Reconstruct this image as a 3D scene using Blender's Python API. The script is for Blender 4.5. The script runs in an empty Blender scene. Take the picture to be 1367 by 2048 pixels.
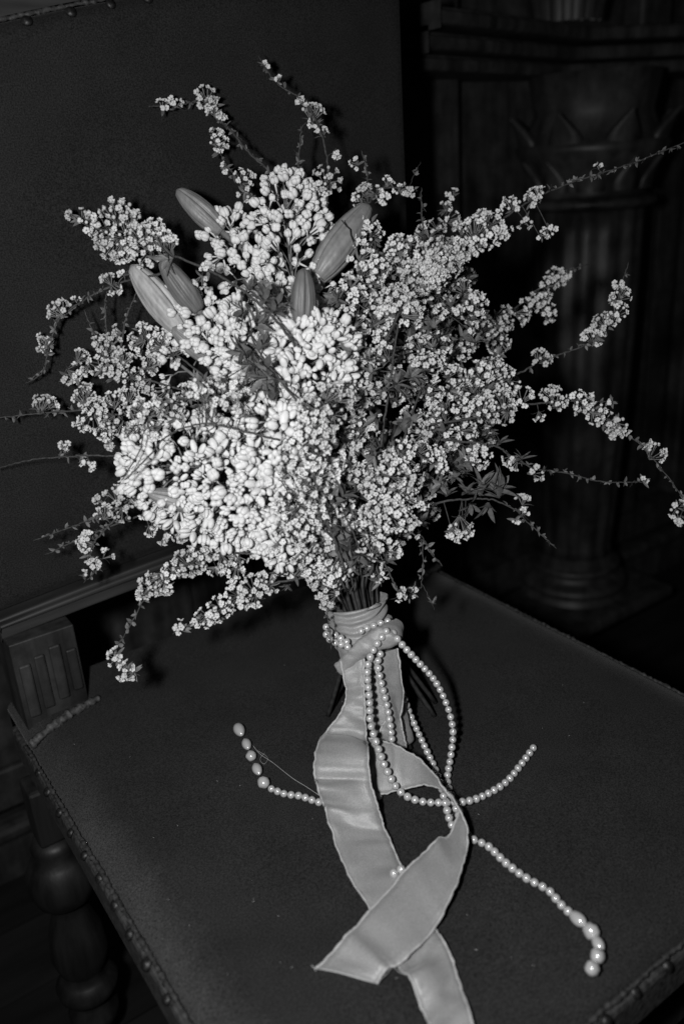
import bpy, math, random
import numpy as np
from mathutils import Vector, Matrix, noise
random.seed(11); np.random.seed(11)
rnd = random.random; uni = random.uniform
SC = bpy.context.scene; COL = SC.collection

# ------------------------------------------------------------------ camera, world, flash
HS = 0.5                                   # metres per calibration unit
SEAT = 0.47                                # seat height
Yc = np.array([-0.57203772, 0.27776288, 0.77176462]); Xc = np.array([0.81786669, 0.26449248, 0.51101644])
Uc = np.array([-0.06218454, 0.92352126, -0.37847268])
CAM = Vector((0, 0, SEAT + HS))
RIGHT = Vector((Xc[0], Yc[0], Uc[0])); UP = Vector((Xc[1], Yc[1], Uc[1])); FWD = Vector((Xc[2], Yc[2], Uc[2]))
F = 1706.0
cam = bpy.data.cameras.new('camera'); camo = bpy.data.objects.new('camera', cam); COL.objects.link(camo)
M = Matrix((RIGHT, UP, -FWD)).transposed().to_4x4(); M.translation = CAM
camo.matrix_world = M
cam.sensor_fit = 'VERTICAL'; cam.sensor_height = 36; cam.sensor_width = 24; cam.lens = F / 2048 * 36
cam.clip_start = 0.02; cam.clip_end = 60
cam.dof.use_dof = True; cam.dof.focus_distance = 0.765; cam.dof.aperture_fstop = 3.6
SC.camera = camo
w = bpy.data.worlds.new('World'); SC.world = w; w.use_nodes = True
w.node_tree.nodes['Background'].inputs[0].default_value = (0.5, 0.5, 0.5, 1)
w.node_tree.nodes['Background'].inputs[1].default_value = 0.012
FLASH = CAM - RIGHT * 0.115 + UP * 0.02
fl = bpy.data.lights.new('camera_flash', 'AREA'); fl.shape = 'ELLIPSE'; fl.size = 0.035; fl.size_y = 0.06; fl.energy = 7.2
flo = bpy.data.objects.new('camera_flash', fl); COL.objects.link(flo)
aim = CAM + FWD * 0.8 - RIGHT * 0.05 + UP * 0.05
flo.location = FLASH; flo.rotation_euler = (aim - FLASH).to_track_quat('-Z', 'Y').to_euler()
SC.view_settings.view_transform = 'Standard'; SC.view_settings.look = 'None'
SC.view_settings.exposure = 0; SC.view_settings.gamma = 1
SC.render.engine = 'CYCLES'; SC.cycles.max_bounces = 6

# ------------------------------------------------------------------ pixel <-> place helpers (the survey of the photograph)
def ray(px, py): return RIGHT * ((px - 683.5) / F) + UP * (-(py - 1024) / F) + FWD
def at(px, py, d): return CAM + ray(px, py) * d                      # d: distance along the view axis
def on_seat(px, py, h=0.0):
    r = ray(px, py); return CAM + r * ((SEAT + h - CAM.z) / r.z)
def on_y(px, py, y): r = ray(px, py); return CAM + r * (y / r.y)
PANEL_Y = 0.80
def panel_d(px, py): return (on_y(px, py, PANEL_Y) - CAM).dot(FWD)
def seat_d(px, py):
    r = ray(px, py); return (SEAT - CAM.z) / r.z if r.z < -1e-4 else 99
def dome(px, py):
    r2 = ((px - 540) / 500) ** 2 + ((py - 800) / 430) ** 2
    z = 0.778 - 0.075 * math.sqrt(max(0, 1 - r2))
    if px > 640: z += 0.07 * (px - 640) / 600
    return z
def clampd(px, py, d):
    if px < 850: d = min(d, panel_d(px, py) - 0.022)
    return min(d, seat_d(px, py) - 0.02)

# ------------------------------------------------------------------ materials (a black and white picture: all greys)
def mat(name, v, rough=0.6, spec=0.3, noise_scale=None, amp=0.2, bump=0.0, sheen=0.0, coat=0.0, transl=0.0, bscale=None, stretch=None, metal=0.0, detail=4, rand=0):
    m = bpy.data.materials.new(name); m.use_nodes = True; nt = m.node_tree; b = nt.nodes['Principled BSDF']
    b.inputs['Base Color'].default_value = (v, v, v, 1); b.inputs['Roughness'].default_value = rough
    b.inputs['Specular IOR Level'].default_value = spec; b.inputs['Metallic'].default_value = metal
    if sheen: b.inputs['Sheen Weight'].default_value = sheen; b.inputs['Sheen Roughness'].default_value = 0.4
    if coat: b.inputs['Coat Weight'].default_value = coat; b.inputs['Coat Roughness'].default_value = 0.13; b.inputs['Coat IOR'].default_value = 2.1
    if noise_scale:
        tc = nt.nodes.new('ShaderNodeTexCoord'); mp = nt.nodes.new('ShaderNodeMapping'); nt.links.new(tc.outputs['Object'], mp.inputs[0])
        if stretch: mp.inputs['Scale'].default_value = stretch
        n = nt.nodes.new('ShaderNodeTexNoise'); n.inputs['Scale'].default_value = noise_scale; n.inputs['Detail'].default_value = detail
        nt.links.new(mp.outputs[0], n.inputs['Vector'])
        r = nt.nodes.new('ShaderNodeValToRGB'); r.color_ramp.elements[0].position = 0.3; r.color_ramp.elements[1].position = 0.7
        lo, hi = v * (1 - amp), min(1, v * (1 + amp))
        r.color_ramp.elements[0].color = (lo, lo, lo, 1); r.color_ramp.elements[1].color = (hi, hi, hi, 1)
        nt.links.new(n.outputs[0], r.inputs[0]); nt.links.new(r.outputs[0], b.inputs['Base Color'])
        if bump:
            bp = nt.nodes.new('ShaderNodeBump'); bp.inputs['Strength'].default_value = bump; bp.inputs['Distance'].default_value = 0.002
            src = n
            if bscale:
                src = nt.nodes.new('ShaderNodeTexNoise'); src.inputs['Scale'].default_value = bscale; src.inputs['Detail'].default_value = 3
                nt.links.new(mp.outputs[0], src.inputs['Vector'])
            nt.links.new(src.outputs[0], bp.inputs['Height']); nt.links.new(bp.outputs[0], b.inputs['Normal'])
    if rand:
        oi = nt.nodes.new('ShaderNodeObjectInfo'); mr = nt.nodes.new('ShaderNodeMapRange'); mr.inputs['To Min'].default_value = 1 - rand; mr.inputs['To Max'].default_value = 1
        nt.links.new(oi.outputs['Random'], mr.inputs['Value'])
        mu = nt.nodes.new('ShaderNodeVectorMath'); mu.operation = 'MULTIPLY'
        nt.links.new(r.outputs[0], mu.inputs[0]); nt.links.new(mr.outputs[0], mu.inputs[1]); nt.links.new(mu.outputs[0], b.inputs['Base Color'])
    if transl:
        t = nt.nodes.new('ShaderNodeBsdfTranslucent'); t.inputs[0].default_value = (v, v, v, 1)
        mx = nt.nodes.new('ShaderNodeMixShader'); mx.inputs[0].default_value = transl
        nt.links.new(b.outputs[0], mx.inputs[1]); nt.links.new(t.outputs[0], mx.inputs[2])
        nt.links.new(mx.outputs[0], nt.nodes['Material Output'].inputs[0])
    return m
MT = dict(
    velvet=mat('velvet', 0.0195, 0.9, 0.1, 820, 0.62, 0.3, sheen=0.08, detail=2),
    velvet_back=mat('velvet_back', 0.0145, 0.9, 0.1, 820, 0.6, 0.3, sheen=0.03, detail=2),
    leather=mat('leather', 0.032, 0.6, 0.3, 220, 0.6, 0.6),
    oak=mat('oak', 0.022, 0.55, 0.3, 60, 0.6, 0.5, stretch=(1, 1, 0.12)),
    oak_flat=mat('oak_flat', 0.023, 0.55, 0.3, 60, 0.6, 0.5, stretch=(0.12, 1, 1)),
    carved=mat('carved_wood', 0.025, 0.5, 0.35, 40, 0.5, 0.4, stretch=(1, 1, 0.15)),
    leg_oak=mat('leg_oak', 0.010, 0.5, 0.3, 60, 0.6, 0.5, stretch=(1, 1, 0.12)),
    floor=mat('floor_wood', 0.010, 0.5, 0.3, 30, 0.5, 0.3, stretch=(0.15, 1, 1)),
    nail=mat('nail_iron', 0.03, 0.5, 0.4, 300, 0.5, 0.3, metal=0.7),
    lilac=mat('lilac_petal', 0.75, 0.55, 0.25, 350, 0.08, 0.15, transl=0.22, rand=0.14),
    lilac_tube=mat('lilac_tube', 0.50, 0.6, 0.2, 300, 0.15),
    petal=mat('spirea_petal', 0.62, 0.6, 0.2, 600, 0.14, transl=0.15, rand=0.4),
    centre=mat('spirea_centre', 0.11, 0.7, 0.2, 700, 0.4),
    green=mat('green_stalk', 0.13, 0.6, 0.25, 200, 0.3),
    leaf=mat('leaf', 0.12, 0.5, 0.35, 260, 0.3, 0.3, transl=0.15),
    stem=mat('cut_stem', 0.020, 0.6, 0.3, 200, 0.5, 0.3),
    twig=mat('twig', 0.045, 0.7, 0.2, 400, 0.45, 0.4),
    lily=mat('lily_bud_skin', 0.17, 0.45, 0.35, 240, 0.14, 0.25, stretch=(1, 1, 0.4)),
    lily_pale=mat('lily_bud_pale', 0.30, 0.5, 0.35, 240, 0.18, 0.3, stretch=(1, 1, 0.15)),
    lily_dark=mat('lily_bud_dark', 0.105, 0.5, 0.35, 240, 0.14, 0.25, stretch=(1, 1, 0.15)),
    crack=mat('crack', 0.02, 0.8, 0.1, 300, 0.2),
    satin=mat('satin', 0.235, 0.40, 0.55, 1300, 0.22, 0.22, sheen=0.15, detail=2),
    satin_edge=mat('satin_edge', 0.38, 0.6, 0.2, 900, 0.2, 0.4),
    pearl=mat('pearl', 0.42, 0.30, 0.8, 500, 0.10, coat=1.0),
    thread=mat('thread', 0.30, 0.7, 0.2, 400, 0.2),
)

def patchy(m, lo, hi, sc):
    nt = m.node_tree; b = nt.nodes['Principled BSDF']; old = b.inputs['Base Color'].links[0].from_socket
    tc = nt.nodes.new('ShaderNodeTexCoord'); n = nt.nodes.new('ShaderNodeTexNoise'); n.inputs['Scale'].default_value = sc; n.inputs['Detail'].default_value = 5; n.inputs['Roughness'].default_value = .65
    nt.links.new(tc.outputs['Object'], n.inputs['Vector']); mr = nt.nodes.new('ShaderNodeMapRange'); mr.inputs['From Min'].default_value = .3; mr.inputs['From Max'].default_value = .7
    mr.inputs['To Min'].default_value = lo; mr.inputs['To Max'].default_value = hi; nt.links.new(n.outputs[0], mr.inputs['Value'])
    mu = nt.nodes.new('ShaderNodeVectorMath'); mu.operation = 'MULTIPLY'; nt.links.new(old, mu.inputs[0]); nt.links.new(mr.outputs[0], mu.inputs[1]); nt.links.new(mu.outputs[0], b.inputs['Base Color'])
patchy(MT['velvet'], .80, 1.2, 14); patchy(MT['velvet_back'], .82, 1.18, 12); patchy(MT['carved'], .55, 1.4, 35); patchy(MT['oak'], .6, 1.4, 40); patchy(MT['lily'], .85, 1.12, 60); patchy(MT['lily_pale'], .8, 1.15, 60)
def lit_nap_edges(m, half, width, v, gain):  # paints the light caught by the pile into the base colour near both sides
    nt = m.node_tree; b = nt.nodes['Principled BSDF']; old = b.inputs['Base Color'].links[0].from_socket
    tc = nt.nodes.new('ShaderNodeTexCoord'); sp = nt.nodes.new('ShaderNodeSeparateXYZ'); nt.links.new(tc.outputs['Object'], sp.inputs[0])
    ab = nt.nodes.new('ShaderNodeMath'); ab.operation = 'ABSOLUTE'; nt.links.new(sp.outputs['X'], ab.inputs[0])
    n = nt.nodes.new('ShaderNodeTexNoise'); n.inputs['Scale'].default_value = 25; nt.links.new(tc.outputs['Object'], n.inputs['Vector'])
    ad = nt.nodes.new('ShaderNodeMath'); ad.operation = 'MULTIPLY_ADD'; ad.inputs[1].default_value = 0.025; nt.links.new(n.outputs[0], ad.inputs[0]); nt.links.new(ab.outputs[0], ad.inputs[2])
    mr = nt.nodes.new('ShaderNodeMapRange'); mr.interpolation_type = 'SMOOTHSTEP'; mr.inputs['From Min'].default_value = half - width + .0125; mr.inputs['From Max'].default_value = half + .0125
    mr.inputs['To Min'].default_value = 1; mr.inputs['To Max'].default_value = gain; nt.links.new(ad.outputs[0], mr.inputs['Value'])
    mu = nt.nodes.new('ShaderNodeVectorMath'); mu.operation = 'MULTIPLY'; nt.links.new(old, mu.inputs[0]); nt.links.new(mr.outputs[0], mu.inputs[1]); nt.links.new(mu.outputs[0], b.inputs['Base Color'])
# ------------------------------------------------------------------ mesh helpers
class MB:
    def __init__(s): s.v = []; s.f = []; s.m = []
    def add(s, v, f, m=0):
        k = len(s.v); s.v.extend(tuple(p) for p in v); s.f.extend(tuple(i + k for i in q) for q in f); s.m.extend([m] * len(f)); return s
    def merge(s, o, mx=None):
        vv = [mx @ Vector(p) for p in o.v] if mx is not None else o.v
        k = len(s.v); s.v.extend(tuple(p) for p in vv); s.f.extend(tuple(i + k for i in q) for q in o.f); s.m.extend(o.m); return s
    def mesh(s, name, mats, off=None, smooth=True):
        me = bpy.data.meshes.new(name)
        if off is None: off = (0, 0, 0)
        me.from_pydata([(p[0] - off[0], p[1] - off[1], p[2] - off[2]) for p in s.v], [], s.f)
        for mm in mats: me.materials.append(mm)
        me.polygons.foreach_set('material_index', s.m)
        if smooth: me.polygons.foreach_set('use_smooth', [True] * len(s.f))
        me.update(); return me
    def box(s, x0, y0, z0, x1, y1, z1, m=0):
        v = [(x, y, z) for x in (x0, x1) for y in (y0, y1) for z in (z0, z1)]
        return s.add(v, [(0, 1, 3, 2), (4, 6, 7, 5), (0, 4, 5, 1), (2, 3, 7, 6), (0, 2, 6, 4), (1, 5, 7, 3)], m)
    def tube(s, pts, rad, n=6, m=0, cap=True):
        pts = [Vector(p) for p in pts]; N = len(pts)
        if not hasattr(rad, '__len__'): rad = [rad] * N
        v = []; t0 = None; u = None
        for i, p in enumerate(pts):
            t = (pts[min(i + 1, N - 1)] - pts[max(i - 1, 0)])
            t = t.normalized() if t.length > 1e-9 else Vector((0, 0, 1))
            if u is None: u = t.orthogonal().normalized()
            else:
                u = u - t * u.dot(t); u = u.normalized() if u.length > 1e-6 else t.orthogonal().normalized()
            b = t.cross(u)
            for k in range(n):
                a = 2 * math.pi * k / n; v.append(p + (u * math.cos(a) + b * math.sin(a)) * rad[i])
        f = [(i * n + k, i * n + (k + 1) % n, (i + 1) * n + (k + 1) % n, (i + 1) * n + k) for i in range(N - 1) for k in range(n)]
        if cap: f += [tuple(range(n - 1, -1, -1)), tuple(range((N - 1) * n, N * n))]
        return s.add(v, f, m)
    def lathe(s, prof, n=24, m=0, mod=None, centre=(0, 0)):
        v = []
        for (r, z) in prof:
            for k in range(n):
                a = 2 * math.pi * k / n; rr = r * (mod(a, z) if mod else 1)
                v.append((centre[0] + rr * math.cos(a), centre[1] + rr * math.sin(a), z))
        N = len(prof)
        f = [(i * n + k, i * n + (k + 1) % n, (i + 1) * n + (k + 1) % n, (i + 1) * n + k) for i in range(N - 1) for k in range(n)]
        f += [tuple(range(n - 1, -1, -1)), tuple(range((N - 1) * n, N * n))]
        return s.add(v, f, m)
    def ellipsoid(s, c, ax, n=8, k=6, m=0):                          # ax: three axis vectors
        c = Vector(c); v = [c - ax[2]]
        for i in range(1, k):
            t = -math.pi / 2 + math.pi * i / k
            for j in range(n):
                a = 2 * math.pi * j / n
                v.append(c + ax[0] * (math.cos(t) * math.cos(a)) + ax[1] * (math.cos(t) * math.sin(a)) + ax[2] * math.sin(t))
        v.append(c + ax[2]); L = len(v) - 1
        f = [(0, 1 + (j + 1) % n, 1 + j) for j in range(n)]
        f += [(1 + i * n + j, 1 + i * n + (j + 1) % n, 1 + (i + 1) * n + (j + 1) % n, 1 + (i + 1) * n + j) for i in range(k - 2) for j in range(n)]
        f += [(L, 1 + (k - 2) * n + j, 1 + (k - 2) * n + (j + 1) % n) for j in range(n)]
        return s.add(v, f, m)
def link(name, me, parent=None, loc=None, rot=None, scale=None):
    o = bpy.data.objects.new(name, me); COL.objects.link(o)
    if parent is not None: o.parent = parent
    if loc is not None: o.location = loc
    if rot is not None: o.rotation_mode = 'QUATERNION'; o.rotation_quaternion = rot
    if scale is not None: o.scale = (scale,) * 3 if not hasattr(scale, '__len__') else scale
    return o
def thing(name, label, cat, loc, group=None):
    o = bpy.data.objects.new(name, None); COL.objects.link(o); o.location = loc; o.empty_display_size = 0.05
    o['label'] = label; o['category'] = cat
    if group: o['group'] = group
    return o
def part(name, mb, mats, root, parent=None, smooth=True):
    mats = mats if isinstance(mats, (list, tuple)) else [mats]
    return link(name, mb.mesh(name, mats, root.location, smooth), parent or root)
def bevel(o, w=0.003, seg=2):
    md = o.modifiers.new('bevel', 'BEVEL'); md.width = w; md.segments = seg; md.limit_method = 'ANGLE'; return o
def catmull(pts, per=8):
    pts = [Vector(p) for p in pts]; P = [pts[0] * 2 - pts[1]] + pts + [pts[-1] * 2 - pts[-2]]; out = []
    for i in range(1, len(P) - 2):
        for k in range(per):
            t = k / per; a, b, c, d = P[i - 1], P[i], P[i + 1], P[i + 2]
            out.append(0.5 * ((2 * b) + (c - a) * t + (2 * a - 5 * b + 4 * c - d) * t * t + (3 * b - a - 3 * c + d) * t ** 3))
    out.append(pts[-1]); return out
def resample(pts, step):
    out = [pts[0].copy()]; need = step; i = 0
    for a, b in zip(pts[:-1], pts[1:]):
        seg = (b - a).length; pos = 0.0
        while seg - pos >= need:
            pos += need; out.append(a.lerp(b, pos / seg)); need = step
        need -= seg - pos
    return out
def quat_to(d, spin=None):
    q = Vector((0, 0, 1)).rotation_difference(Vector(d).normalized())
    from mathutils import Quaternion
    return q @ Quaternion((0, 0, 1), uni(0, 6.283) if spin is None else spin)
def rdir(d, a):                                                       # direction d jittered by about a radians
    d = Vector(d).normalized(); j = Vector((random.gauss(0, 1), random.gauss(0, 1), random.gauss(0, 1))) * a
    return (d + j).normalized()

# ------------------------------------------------------------------ the setting: floor, wall
U = lambda x, y, z: Vector((x * HS, y * HS, SEAT + z * HS))
mb = MB().box(-2.5, -1.2, -0.05, 3.5, 2.6, -0.004)
fo = link('floor', mb.mesh('floor', [MT['floor']], smooth=False)); fo['kind'] = 'structure'
me_b = None
for i in range(24):
    y = -1.1 + i * 0.118
    for j in range(4):
        x = -2.3 + j * 1.4 + (0.7 if i % 2 else 0)
        if me_b is None: me_b = MB().box(0, 0, -0.004, 1.396, 0.1155, 0.008).mesh('floor_board', [MT['floor']], smooth=False)
        if y < 0.2 and x < 0.5 or x > 2.2 or x < -2: continue
        link('floor_board', me_b, fo, (x, y, uni(-0.001, 0.001)))
mb = MB().box(-2.5, 1.36, 0, 3.5, 1.44, 2.4)
wo = link('wall', mb.mesh('wall', [mat('wall_plaster', 0.03, 0.8, 0.1, 20, 0.3, 0.2)], smooth=False)); wo['kind'] = 'structure'

# ------------------------------------------------------------------ carved cabinet behind the chair
CY = 1.13                                                              # front of its framing
cab = thing('carved_cabinet', 'dark carved wooden cabinet with a leaf capped column, behind the chair', 'cabinet', (0.8, CY, 0))
def cbox(name, x0, y0, z0, x1, y1, z1, m='carved', bw=0.004, par=None):
    return bevel(part(name, MB().box(x0, y0, z0, x1, y1, z1), MT[m], cab, par, smooth=False), bw)
cbox('back_panel', -0.30, CY + 0.05, 0.10, 2.4, CY + 0.08, 1.75)
cbox('plinth', -0.30, CY - 0.02, 0.009, 2.4, CY + 0.2, 0.085)
cbox('plinth_moulding', -0.30, CY - 0.035, 0.087, 2.4, CY + 0.0, 0.115, bw=0.010)
cbox('lower_rail', -0.30, CY + 0.002, 0.117, 2.4, CY + 0.048, 0.185)
for (x0, x1) in ((-0.30, -0.20), (0.125, 0.205), (0.50, 0.57), (0.86, 1.03), (1.475, 1.56), (1.70, 1.78), (2.1, 2.2)):
    cbox('stile', x0, CY + 0.002, 0.187, x1, CY + 0.048, 1.75, bw=0.006)
for (x0, x1) in ((-0.17, 0.10), (0.235, 0.47), (0.60, 0.83), (1.585, 1.675), (1.8, 2.08)):
    cbox('raised_panel', x0, CY + 0.025, 0.22, x1, CY + 0.049, 1.10, bw=0.012)
# column
cxw = on_y(1190, 700, CY - 0.09).x
ccy = CY - 0.06
def zof(py, px=1200): return on_y(px, py, CY - 0.12).z
zb0, zb1, zc0, zc1 = zof(1205, 1140), zof(1135, 1140), zof(395, 1215), zof(300, 1225)
def flute(a, z): return 1 - 0.07 * (0.5 + 0.5 * math.cos(14 * a)) ** 2
prof = [(0.078, zb1 + 0.002), (0.072, zb1 + 0.02)]
for i in range(14):
    t = i / 13; prof.append((0.074 + 0.020 * t + 0.006 * math.sin(t * 3.0), zb1 + 0.03 + (zc0 - zb1 - 0.05) * t))
m_ = MB().lathe(prof, 84, 0, flute, (cxw, ccy)); part('column_shaft', m_, MT['carved'], cab)
prof = [(0.108, zb0 - 0.03), (0.108, zb0)] + [(0.092 + 0.016 * math.sin(a), zb0 + 0.004 + 0.012 * (1 - math.cos(a))) for a in np.linspace(0, 3.14, 8)] + \
       [(0.080, zb0 + 0.034), (0.080, zb0 + 0.044)] + [(0.080 + 0.012 * math.sin(a), zb0 + 0.046 + 0.008 * (1 - math.cos(a))) for a in np.linspace(0, 3.14, 8)] + [(0.076, zb1 + 0.0)]
part('column_base', MB().lathe(prof, 48, 0, None, (cxw, ccy)), MT['carved'], cab)
cbox('pedestal', cxw - 0.15, ccy - 0.14, 0.118, cxw + 0.15, CY + 0.0, zb0 - 0.032, bw=0.008)
prof = [(0.094, zc0 - 0.02)] + [(0.098 + 0.016 * math.sin(a), zc0 - 0.018 + 0.010 * (1 - math.cos(a))) for a in np.linspace(0, 3.14, 8)] + \
       [(0.092, zc0 + 0.006), (0.098, zc0 + 0.03), (0.112, zc0 + 0.055), (0.128, zc1), (0.130, zc1 + 0.012), (0.118, zc1 + 0.016), (0.10, zc1 + 0.06), (0.11, zc1 + 0.12)]
cap = part('capital', MB().lathe(prof, 48, 0, lambda a, z: 1 + 0.05 * math.cos(8 * a) * (zc0 + 0.02 < z < zc1), (cxw, ccy)), MT['carved'], cab)
def leafplate(cx, cy, z0, z1, r0, r1, a, wid, mbx):
    ca, sa = math.cos(a), math.sin(a); v = []; f = []; n = 8
    for i in range(n + 1):
        t = i / n; r = r0 + (r1 - r0) * t ** 1.5; z = z0 + (z1 - z0) * t; hw = wid * (1 - t ** 1.4) * (0.75 + 0.25 * math.sin(3 * t))
        for k in (-1, -0.5, 0, 0.5, 1):
            rr = r + 0.010 * (1 - abs(k)) * (1 - t)
            v.append((cx + ca * rr - sa * hw * k, cy + sa * rr + ca * hw * k, z))
        for k in (-1, 1):
            rr = r - 0.012; v.append((cx + ca * rr - sa * hw * k, cy + sa * rr + ca * hw * k, z))
    for i in range(n):
        b = i * 7; c = b + 7
        for k in range(4): f.append((b + k, b + k + 1, c + k + 1, c + k))
        f.append((b + 4, b + 6, c + 6, c + 4)); f.append((b + 6, b + 5, c + 5, c + 6)); f.append((b + 5, b, c, c + 5))
    mbx.add(v, f)
toc = math.atan2(-ccy, -cxw)
for k in range(8):
    m_ = MB(); leafplate(cxw, ccy, zc1 + 0.004, zof(222, 1225) , 0.118, 0.150, toc + 0.42 + (k - 1) * 0.785, 0.036, m_); part('capital_leaf', m_, MT['carved'], cap if False else cab)
for k in range(10):
    m_ = MB(); leafplate(cxw, ccy, zc0 + 0.012, zc1 - 0.012, 0.096, 0.122, toc + k * 0.628, 0.030, m_); part('capital_leaf', m_, MT['carved'], cab)
# entablature that breaks forward over the column, and the leaf bracket above
ze = on_y(1240, 150, CY - 0.05).z
zt = on_y(1240, 105, CY - 0.05).z
for k, (dz, pr) in enumerate(((0, 0.02), (0.024, 0.04), (0.05, 0.065))):
    mb = MB(); h = 0.021
    path = [(0.84, CY - 0.10 - pr), (cxw - 0.02, CY + 0.0 - pr), (cxw + 0.30, CY - 0.12 - pr), (2.3, CY - 0.12 - pr)]
    v = []; f = []
    for (x, y) in path:
        v += [(x, y, ze + dz), (x, y, ze + dz + h), (x, CY + 0.046, ze + dz + h), (x, CY + 0.046, ze + dz)]
    for i in range(len(path) - 1):
        for q in range(4): f.append((i * 4 + q, (i + 1) * 4 + q, (i + 1) * 4 + (q + 1) % 4, i * 4 + (q + 1) % 4))
    f += [(3, 2, 1, 0), tuple(len(v) - 4 + q for q in range(4))]
    mb.add(v, f); bevel(part('cornice', mb, MT['carved'], cab, smooth=False), 0.006)
for k in range(7):
    m_ = MB(); leafplate(cxw + 0.02, CY + 0.02, ze + 0.085, ze + 0.25, 0.06, 0.14, toc - 0.9 + k * 0.3, 0.026, m_); part('bracket_leaf', m_, MT['carved'], cab)
cbox('top_board', -0.30, CY - 0.05, 1.752, 2.4, CY + 0.08, 1.80)

# ------------------------------------------------------------------ chair
x0, x1 = 0.2346 * HS, 1.329 * HS; yf, yb = 0.48 * HS, 1.69 * HS
chair = thing('upholstered_chair', 'antique high backed wooden chair with dark velvet seat and nailed trim', 'chair', ((x0 + x1) / 2, (yf + yb) / 2, 0))
def chbox(name, a, b, m='oak', bw=0.004, par=None):
    return bevel(part(name, MB().box(*a, *b), MT[m], chair, par, smooth=False), bw)
# seat cushion: rolled edges
mb = MB(); N = 56; v = []; f = []
def roll(d, w=0.045): return 0 if d >= w else -0.017 * (1 - math.sqrt(max(0, 1 - (1 - d / w) ** 2)))
xs = [x0 + (x1 - x0) * (0.5 - 0.5 * math.cos(math.pi * i / N)) for i in range(N + 1)]; ys = [yf + (yb - yf) * (0.5 - 0.5 * math.cos(math.pi * i / N)) for i in range(N + 1)]
for y in ys:
    for x in xs:
        z = SEAT + min(roll(x - x0), roll(x1 - x), roll(y - yf), 0) + 0.0012 * noise.noise(Vector((x * 9, y * 9, 0)))
        v.append((x, y, z))
f = [(j * (N + 1) + i, j * (N + 1) + i + 1, (j + 1) * (N + 1) + i + 1, (j + 1) * (N + 1) + i) for j in range(N) for i in range(N)]
mb.add(v, f); mb.box(x0 + 0.001, yf + 0.001, SEAT - 0.05, x1 - 0.001, yb, SEAT - 0.0155)
lit_nap_edges(MT['velvet'], (x1 - x0) / 2, 0.040, 0, 1.9)  # lighter side bands: painted light on the nap of the rolled edge
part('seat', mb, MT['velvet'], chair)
RB = SEAT - 0.052
chbox('seat_rail', (x0 - 0.006, yf + 0.012, RB), (x0 + 0.03, yb - 0.03, SEAT - 0.017), 'leather')
chbox('seat_rail', (x1 - 0.03, yf + 0.012, RB), (x1 + 0.006, yb - 0.03, SEAT - 0.017), 'leather')
chbox('seat_rail', (x0 - 0.006, yf - 0.006, RB), (x1 + 0.006, yf + 0.0115, SEAT - 0.017), 'leather')
def braid(pts, r=0.0020, amp=0.18):
    mb = MB(); pp = resample(catmull(pts, 6), 0.0022)
    mb.tube([p + Vector((uni(-1, 1), uni(-1, 1), uni(-1, 1))) * 0.0006 for p in pp], [r * (1 + amp * math.sin(i * 1.9)) * uni(0.75, 1.2) * (1 + .35 * noise.noise(Vector((i * .08, 0, r * 900)))) for i in range(len(pp))], 6)
    return mb
zt_ = SEAT - 0.013
part('braid_trim', braid([(x0 - 0.003, yf, zt_), (x0 - 0.002, (yf + yb) / 2, zt_), (x0 - 0.003, 1.53 * HS, zt_)]), MT['leather'], chair)
part('braid_trim', braid([(x1 + 0.003, yf, zt_), (x1 + 0.002, (yf + yb) / 2, zt_), (x1 + 0.003, 1.6 * HS, zt_)]), MT['leather'], chair)
part('braid_trim', braid([(x0, yf - 0.003, zt_), ((x0 + x1) / 2, yf - 0.002, zt_), (x1, yf - 0.003, zt_)]), MT['leather'], chair)
nail = MB().lathe([(0.0058, 0), (0.0056, 0.0012), (0.0045, 0.0030), (0.0026, 0.0042), (0.0006, 0.0046)], 12).mesh('nail', [MT['nail']])
def put_nail(p, d): link('nail', nail, chair, Vector(p) + Vector((uni(-1, 1), uni(-1, 1), 0)) * .0012 - chair.location, quat_to(rdir(d, .12)), uni(.72, .92))
y = yf + 0.02
while y < 1.5 * HS: put_nail((x0 - 0.0045, y, SEAT - 0.019), (-0.75, 0, 0.65)); put_nail((x1 + 0.0045, y, SEAT - 0.019), (0.75, 0, 0.65)); y += 0.033
x = x0 + 0.015
while x < x1: put_nail((x, yf - 0.0045, SEAT - 0.019), (0, -0.7, 0.7)); x += 0.033
# upholstered back
px0, px1 = 0.246 * HS, 1.302 * HS; py0, py1 = PANEL_Y, PANEL_Y + 0.045
def zbot(x): return SEAT + HS * (0.228 + 0.026 * math.sin(math.pi * (x - px0) / (px1 - px0)))
def ztop(x):
    t = (x - px0) / (px1 - px0); return SEAT + HS * (1.195 + 0.135 * math.sin(min(1, t / 0.85) * math.pi / 2))
mb = MB(); NX, NZ = 40, 50; v = []
for j in range(NZ + 1):
    for i in range(NX + 1):
        s = 0.5 - 0.5 * math.cos(math.pi * i / NX); t = 0.5 - 0.5 * math.cos(math.pi * j / NZ)
        x = px0 + (px1 - px0) * s; z = zbot(x) + (ztop(x) - zbot(x)) * t
        e = min(x - px0, (px1 - x) * 1.6, (z - zbot(x)), (ztop(x) - z)); q = 0.018
        v.append((x, py0 + (q * 0.8 * (1 - math.sqrt(max(0, 1 - (1 - min(e, q) / q) ** 2)))) + 0.0008 * noise.noise(Vector((x * 8, z * 8, 5))), z))
W1 = NX + 1; f = [(j * W1 + i, j * W1 + i + 1, (j + 1) * W1 + i + 1, (j + 1) * W1 + i) for j in range(NZ) for i in range(NX)]
per = [i for i in range(W1)] + [j * W1 + NX for j in range(1, NZ + 1)] + [NZ * W1 + i for i in range(NX - 1, -1, -1)] + [j * W1 for j in range(NZ - 1, 0, -1)]
k0 = len(v)
for i in per: v.append((v[i][0], py1, v[i][2]))
for a in range(len(per)):
    b = (a + 1) % len(per); f.append((per[b], per[a], k0 + a, k0 + b))
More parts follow.
